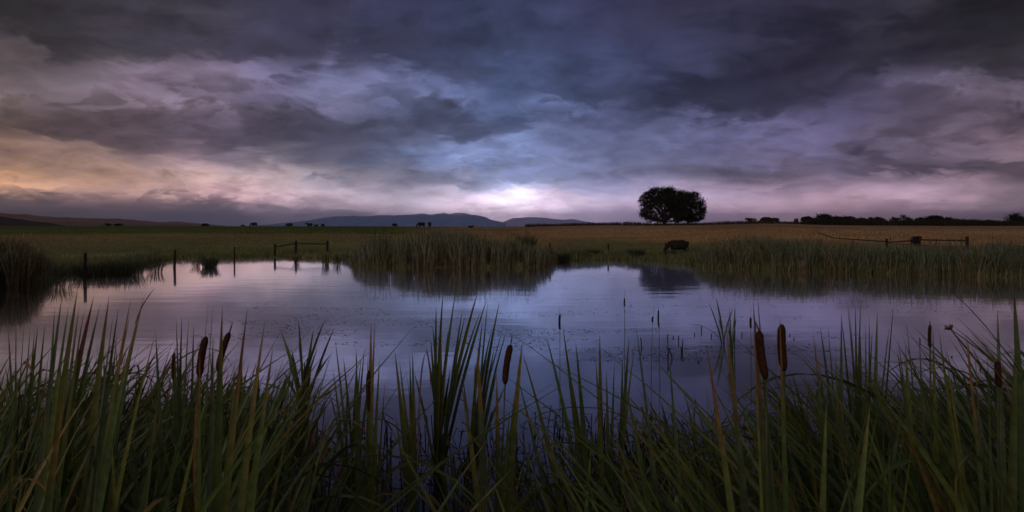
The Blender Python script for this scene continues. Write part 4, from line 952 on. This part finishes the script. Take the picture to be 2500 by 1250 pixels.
# --- right side
hero('fan of thin upright leaves in the middle of the right reeds', 2105, 4.6, [(2068, 728, 11), (2053, 762, 9), (2101, 732, 8), (2088, 740, 8), (2142, 755, 11), (2183, 727, 12), (2122, 765, 8), (2113, 790, 9), (2172, 790, 8), (2100, 800, 13), (2130, 800, 9), (2072, 740, 7)], seed=55, dead=3)
hero('long thin blades leaning left from the right reeds', 2080, 4.0, [(1985, 807, 11, 2), (2002, 795, 11), (2021, 790, 9), (2054, 764, 12), (1995, 868, 10), (2040, 868, 12)], seed=56)
hero('slim brown cattail head among leaves at right', 2280, 3.6, [(2212, 778, 14), (2277, 793, 15), (2244, 820, 10, 1), (2191, 818, 12, 1), (2190, 850, 13), (2210, 842, 18)], [((2271, 793), (2271, 850), 9, (2270, 783))], seed=57)
hero('cattail with a blurred orange-brown head near the right edge', 2460, 2.7, [(2292, 805, 18), (2305, 835, 14), (2360, 800, 18, 2), (2357, 812, 12, 2), (2378, 822, 8, 2), (2435, 752, 20), (2410, 830, 16), (2480, 820, 24), (2300, 870, 14)], [((2436, 882), (2441, 945), 17)], seed=58)
hero('very long arching leaf sweeping down from the upper right', 2560, 2.6, [(2474, 690, 34), (2500, 730, 30), (2520, 760, 30)], seed=59, extra=arc([(2560, 1000), (2440, 840), (2400, 770), (2285, 680)], 2.5, .020, (.075, .085, .03)))
hero('broad pale green blade crossing upright in the dark right front', 1950, 2.7, [(2018, 980, 20, 0)], seed=61)
hero('broad leaf with an orange tip pointing right in the dark right front', 1980, 2.3, [(2125, 982, 30, 1)], seed=62)
hero('long dark blade slanting left across the right centre', 1700, 2.8, [(1527, 940, 24), (1552, 790, 12), (1632, 850, 16)], seed=63)
hero('narrow green leaves leaning left beside the alone thin cattail', 1470, 4.4, [(1373, 790, 11), (1405, 830, 13), (1378, 845, 12), (1464, 812, 14), (1454, 870, 10), (1332, 815, 11), (1500, 880, 9)], seed=64)
hero('thin bent leaf and blades beside the tallest bare stalk', 1500, 5.2, [(1536, 820, 10), (1550, 837, 8), (1520, 870, 9), (1480, 900, 9)], seed=65)
hero('long drooping blades reaching left over dark water right of the upright head', 1440, 4.0, [(1272, 850, 10), (1262, 912, 9), (1290, 905, 8)], seed=66)
q = PB(); Pp = W(2316, 800, 3.0)
for k in range(14):
    a_ = rnd.uniform(0, 6.28); c = jit((.13, .075, .045), rnd); b = np.array(Pp) + np.array([0, 0, -.008]); q.blade(b, b + [math.cos(a_) * .02, math.sin(a_) * .02, .012], b + [math.cos(a_ + 1) * .014, math.sin(a_ + 1) * .014, rnd.uniform(-.01, .024)], .012, c, c * 1.2, nseg=5, face=a_)
q.tube([W(2322, 806, 3.0), W(2332, 818, 3.0), W(2360, 850, 3.02), W(2450, 960, 3.1), W(2560, 1160, 3.3)], [.002, .003, .004, .005, .006], (.06, .07, .03), 5)
o = q.make('curled_leaf', LEAF, loc=tuple(Pp)); tag(o, 'small curled brown scrap at the tip of a leaning stalk at right', 'dry leaf')

# ------------------------------------------------------------------ the dense stands left and right
ENV_X = [-400, 0, 60, 130, 200, 330, 360, 450, 560, 640, 700, 760, 800, 900, 990, 1100, 1250, 1300, 1400, 1500, 1600, 1700, 1800, 1900, 2000, 2100, 2200, 2300, 2380, 2450, 2560, 2900]
ENV_Y = [800, 830, 825, 790, 765, 780, 850, 830, 835, 840, 850, 920, 1000, 1060, 1040, 1000, 1060, 1120, 1010, 950, 980, 950, 940, 900, 860, 830, 850, 850, 830, 800, 760, 740]
def zone(px):
    if px < 330: return 'green cattail plant in the dense stand at the lower left', .33, 'cattails crowding the lower left corner'
    if px < 700: return 'green cattail plant around the thick pair of heads at left', .16, 'cattails around the thick pair of heads'
    if px < 1300: return 'sparse green cattail plant rooted in the dark water in the middle foreground', .0, 'cattails in the middle foreground'
    if px < 1750: return 'green cattail plant leaning left, right of the middle gap', -.27, 'cattails right of the middle gap'
    if px < 2200: return 'dark green cattail plant below the two fat heads', -.25, 'cattails below the two fat heads'
    return 'dark cattail plant in the thicket at the lower right', -.45, 'cattails in the lower right thicket'
def stand():
    r = random.Random(99); cnt = 0
    bands = [(-250, 330, 70), (330, 700, 62), (700, 1300, 15), (1300, 1750, 36), (1750, 2200, 52), (2200, 2800, 62)]
    for x0, x1, n in bands:
        for k in range(n):
            px = r.uniform(x0, x1)
            mid = 700 < px < 1300
            d = r.uniform(2.6, 8.2) if not mid else r.uniform(3.2, 8.5)
            if 1300 < px < 2200: d = r.choice([r.uniform(2.4, 4.5), r.uniform(4.5, 8.5)])
            x = (px - CX) * d / F; z = gnd(x, d); lb, ln, gr = zone(px)
            env = np.interp(px, ENV_X, ENV_Y) + abs(r.gauss(0, 1)) * (70 if not mid else 110) + r.uniform(-15, 40)
            top = H - (env - HY) * d / F; hmax = top - z
            if hmax < .35: hmax = r.uniform(.35, .9)
            hmax = min(hmax, 2.75 - z)
            if mid: hmax = min(hmax, 1.7)
            pb = PB(); nb = r.randint(8, 13) if mid else (r.randint(8, 13) if 1300 < px < 1700 else r.randint(12, 19))
            dryp = r.random()
            for j in range(nb):
                hh = hmax * (1 - .55 * r.random() ** 1.4); la = r.gauss(ln, .21) * hh; ly = r.gauss(0, .12) * hh
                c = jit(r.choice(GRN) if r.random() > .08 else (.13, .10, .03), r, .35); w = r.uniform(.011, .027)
                sp_ = .07 if mid else .14; b = np.array([x + r.uniform(-sp_, sp_), d + r.uniform(-sp_, sp_), z - .02])
                kind = r.random()
                dry = r.choice(TIP) if r.random() < .3 else None
                if kind < .76:
                    P1 = b + [la * r.uniform(.1, .35), ly * .3, hh * .58]; P2 = b + [la, ly, hh]
                    pb.blade(b, P1, P2, w, c * .65, c * 1.35, dry, r.uniform(.04, .12), 10, fold=.18, twist=r.uniform(-.9, .9))  # colour darkened at the shaded base, lightened towards the skylit tip
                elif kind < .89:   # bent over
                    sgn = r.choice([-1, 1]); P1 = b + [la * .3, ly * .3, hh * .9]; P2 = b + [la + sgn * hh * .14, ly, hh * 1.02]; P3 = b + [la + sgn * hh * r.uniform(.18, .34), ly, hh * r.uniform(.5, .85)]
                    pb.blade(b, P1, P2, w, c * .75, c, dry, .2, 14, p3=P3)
                else:              # dead, tan
                    c = jit(r.choice(DRY), r, .35); hh *= r.uniform(.3, .6); sgn = r.choice([-1, 1])
                    pb.blade(b, b + [sgn * .03, 0, hh * .8], b + [sgn * hh * .3, ly, hh * r.uniform(.5, 1)], w * .8, c * .5, c, nseg=8, twist=r.uniform(-2, 2))
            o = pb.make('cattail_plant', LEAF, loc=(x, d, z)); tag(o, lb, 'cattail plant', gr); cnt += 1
    print('stand', cnt)
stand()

def litter():
    """dead leaves lying on the mud and the water between the foreground plants"""
    r = random.Random(4); pb = PB()
    for k in range(1500):
        px = r.choice([r.uniform(-200, 760), r.uniform(1280, 2700), r.uniform(1600, 2100)]); d = r.uniform(3.0, 8.5); x = (px - CX) * d / F; z = gnd(x, d) + r.uniform(.0, .06)
        a_ = r.uniform(0, 6.28); L = r.uniform(.12, .5); c = jit(r.choice(DRY + [(.06, .04, .03), (.05, .05, .02), (.03, .025, .02)]), r, .4) * .7
        b = np.array([x, d, z]); t_ = b + [math.cos(a_) * L, math.sin(a_) * L, r.uniform(-.03, .10)]
        pb.blade(b, (b + t_) / 2 + [0, 0, r.uniform(0, .08)], t_, r.uniform(.006, .014), c, c, nseg=4, fold=.05, face=a_ + 1.57)
    o = pb.make('reed_litter', LEAF); tag(o, 'dead broken reed leaves lying between the foreground cattails', kind='stuff')
    pb = PB()
    for k in range(420):
        px = r.choice([r.uniform(690, 1300), r.uniform(1300, 1750)]); d = r.uniform(5.6, 9.5); x = (px - CX) * d / F
        c = np.array((.018, .014, .012)) * r.uniform(.6, 2); h_ = r.uniform(.05, .4); l_ = r.gauss(0, .1)
        pb.tube([(x, d, -.3), (x + l_, d + r.uniform(-.05, .05), h_), (x + l_ + r.gauss(0, .12), d, h_ * r.uniform(.3, 1.3))], .006, c, 4)
    o = pb.make('drowned_stems', DRYL); tag(o, 'short dark rotten stems standing in the water of the middle foreground', kind='stuff')
litter()

def duckweed():
    rs = np.random.RandomState(3); n = 26000
    y = H * F / rs.uniform(95, 330, n); u = rs.uniform(-.75, .75, n); x = u * y
    f = fbm(x * .35, y * 1.1, 8, 5); g_ = fbm(x * .06 + 3, y * .16, 18, 3)
    near_reed = np.exp(-np.maximum(np.interp(u, SH_U, SH_Y) - y, 0) / 6.0) * ((u > -.23))
    keep = (f > .535 - .09 * near_reed) & (g_ > .43 - .3 * near_reed) & (y < np.interp(u, SH_U, SH_Y) - .5); x, y = x[keep], y[keep]; n = len(x)
    s = .012 + .022 * rs.rand(n) ** 2; s = s * (y / 25) ** .5; a_ = rs.uniform(0, 6.28, n)
    A = np.stack([np.cos(a_) * s * 1.8, np.sin(a_) * s, np.zeros(n)], -1); B = np.stack([-np.sin(a_) * s, np.cos(a_) * s * 1.0, np.zeros(n)], -1); P = np.stack([x, y, np.full(n, .004)], -1)
    V = np.stack([P - A, P + B, P + A, P - B], 1).reshape(-1, 3); Fq = (np.arange(n)[:, None] * 4 + np.arange(4)[None]).tolist()
    c = np.repeat(np.array([.05, .045, .035]) * (.5 + rs.rand(n))[:, None], 4, 0)
    o = mesh_obj('duckweed', V, Fq, DRYL, cols=c, smooth=False); tag(o, 'specks of floating pond weed in drifting patches', kind='stuff'); print('duckweed', n)
duckweed()
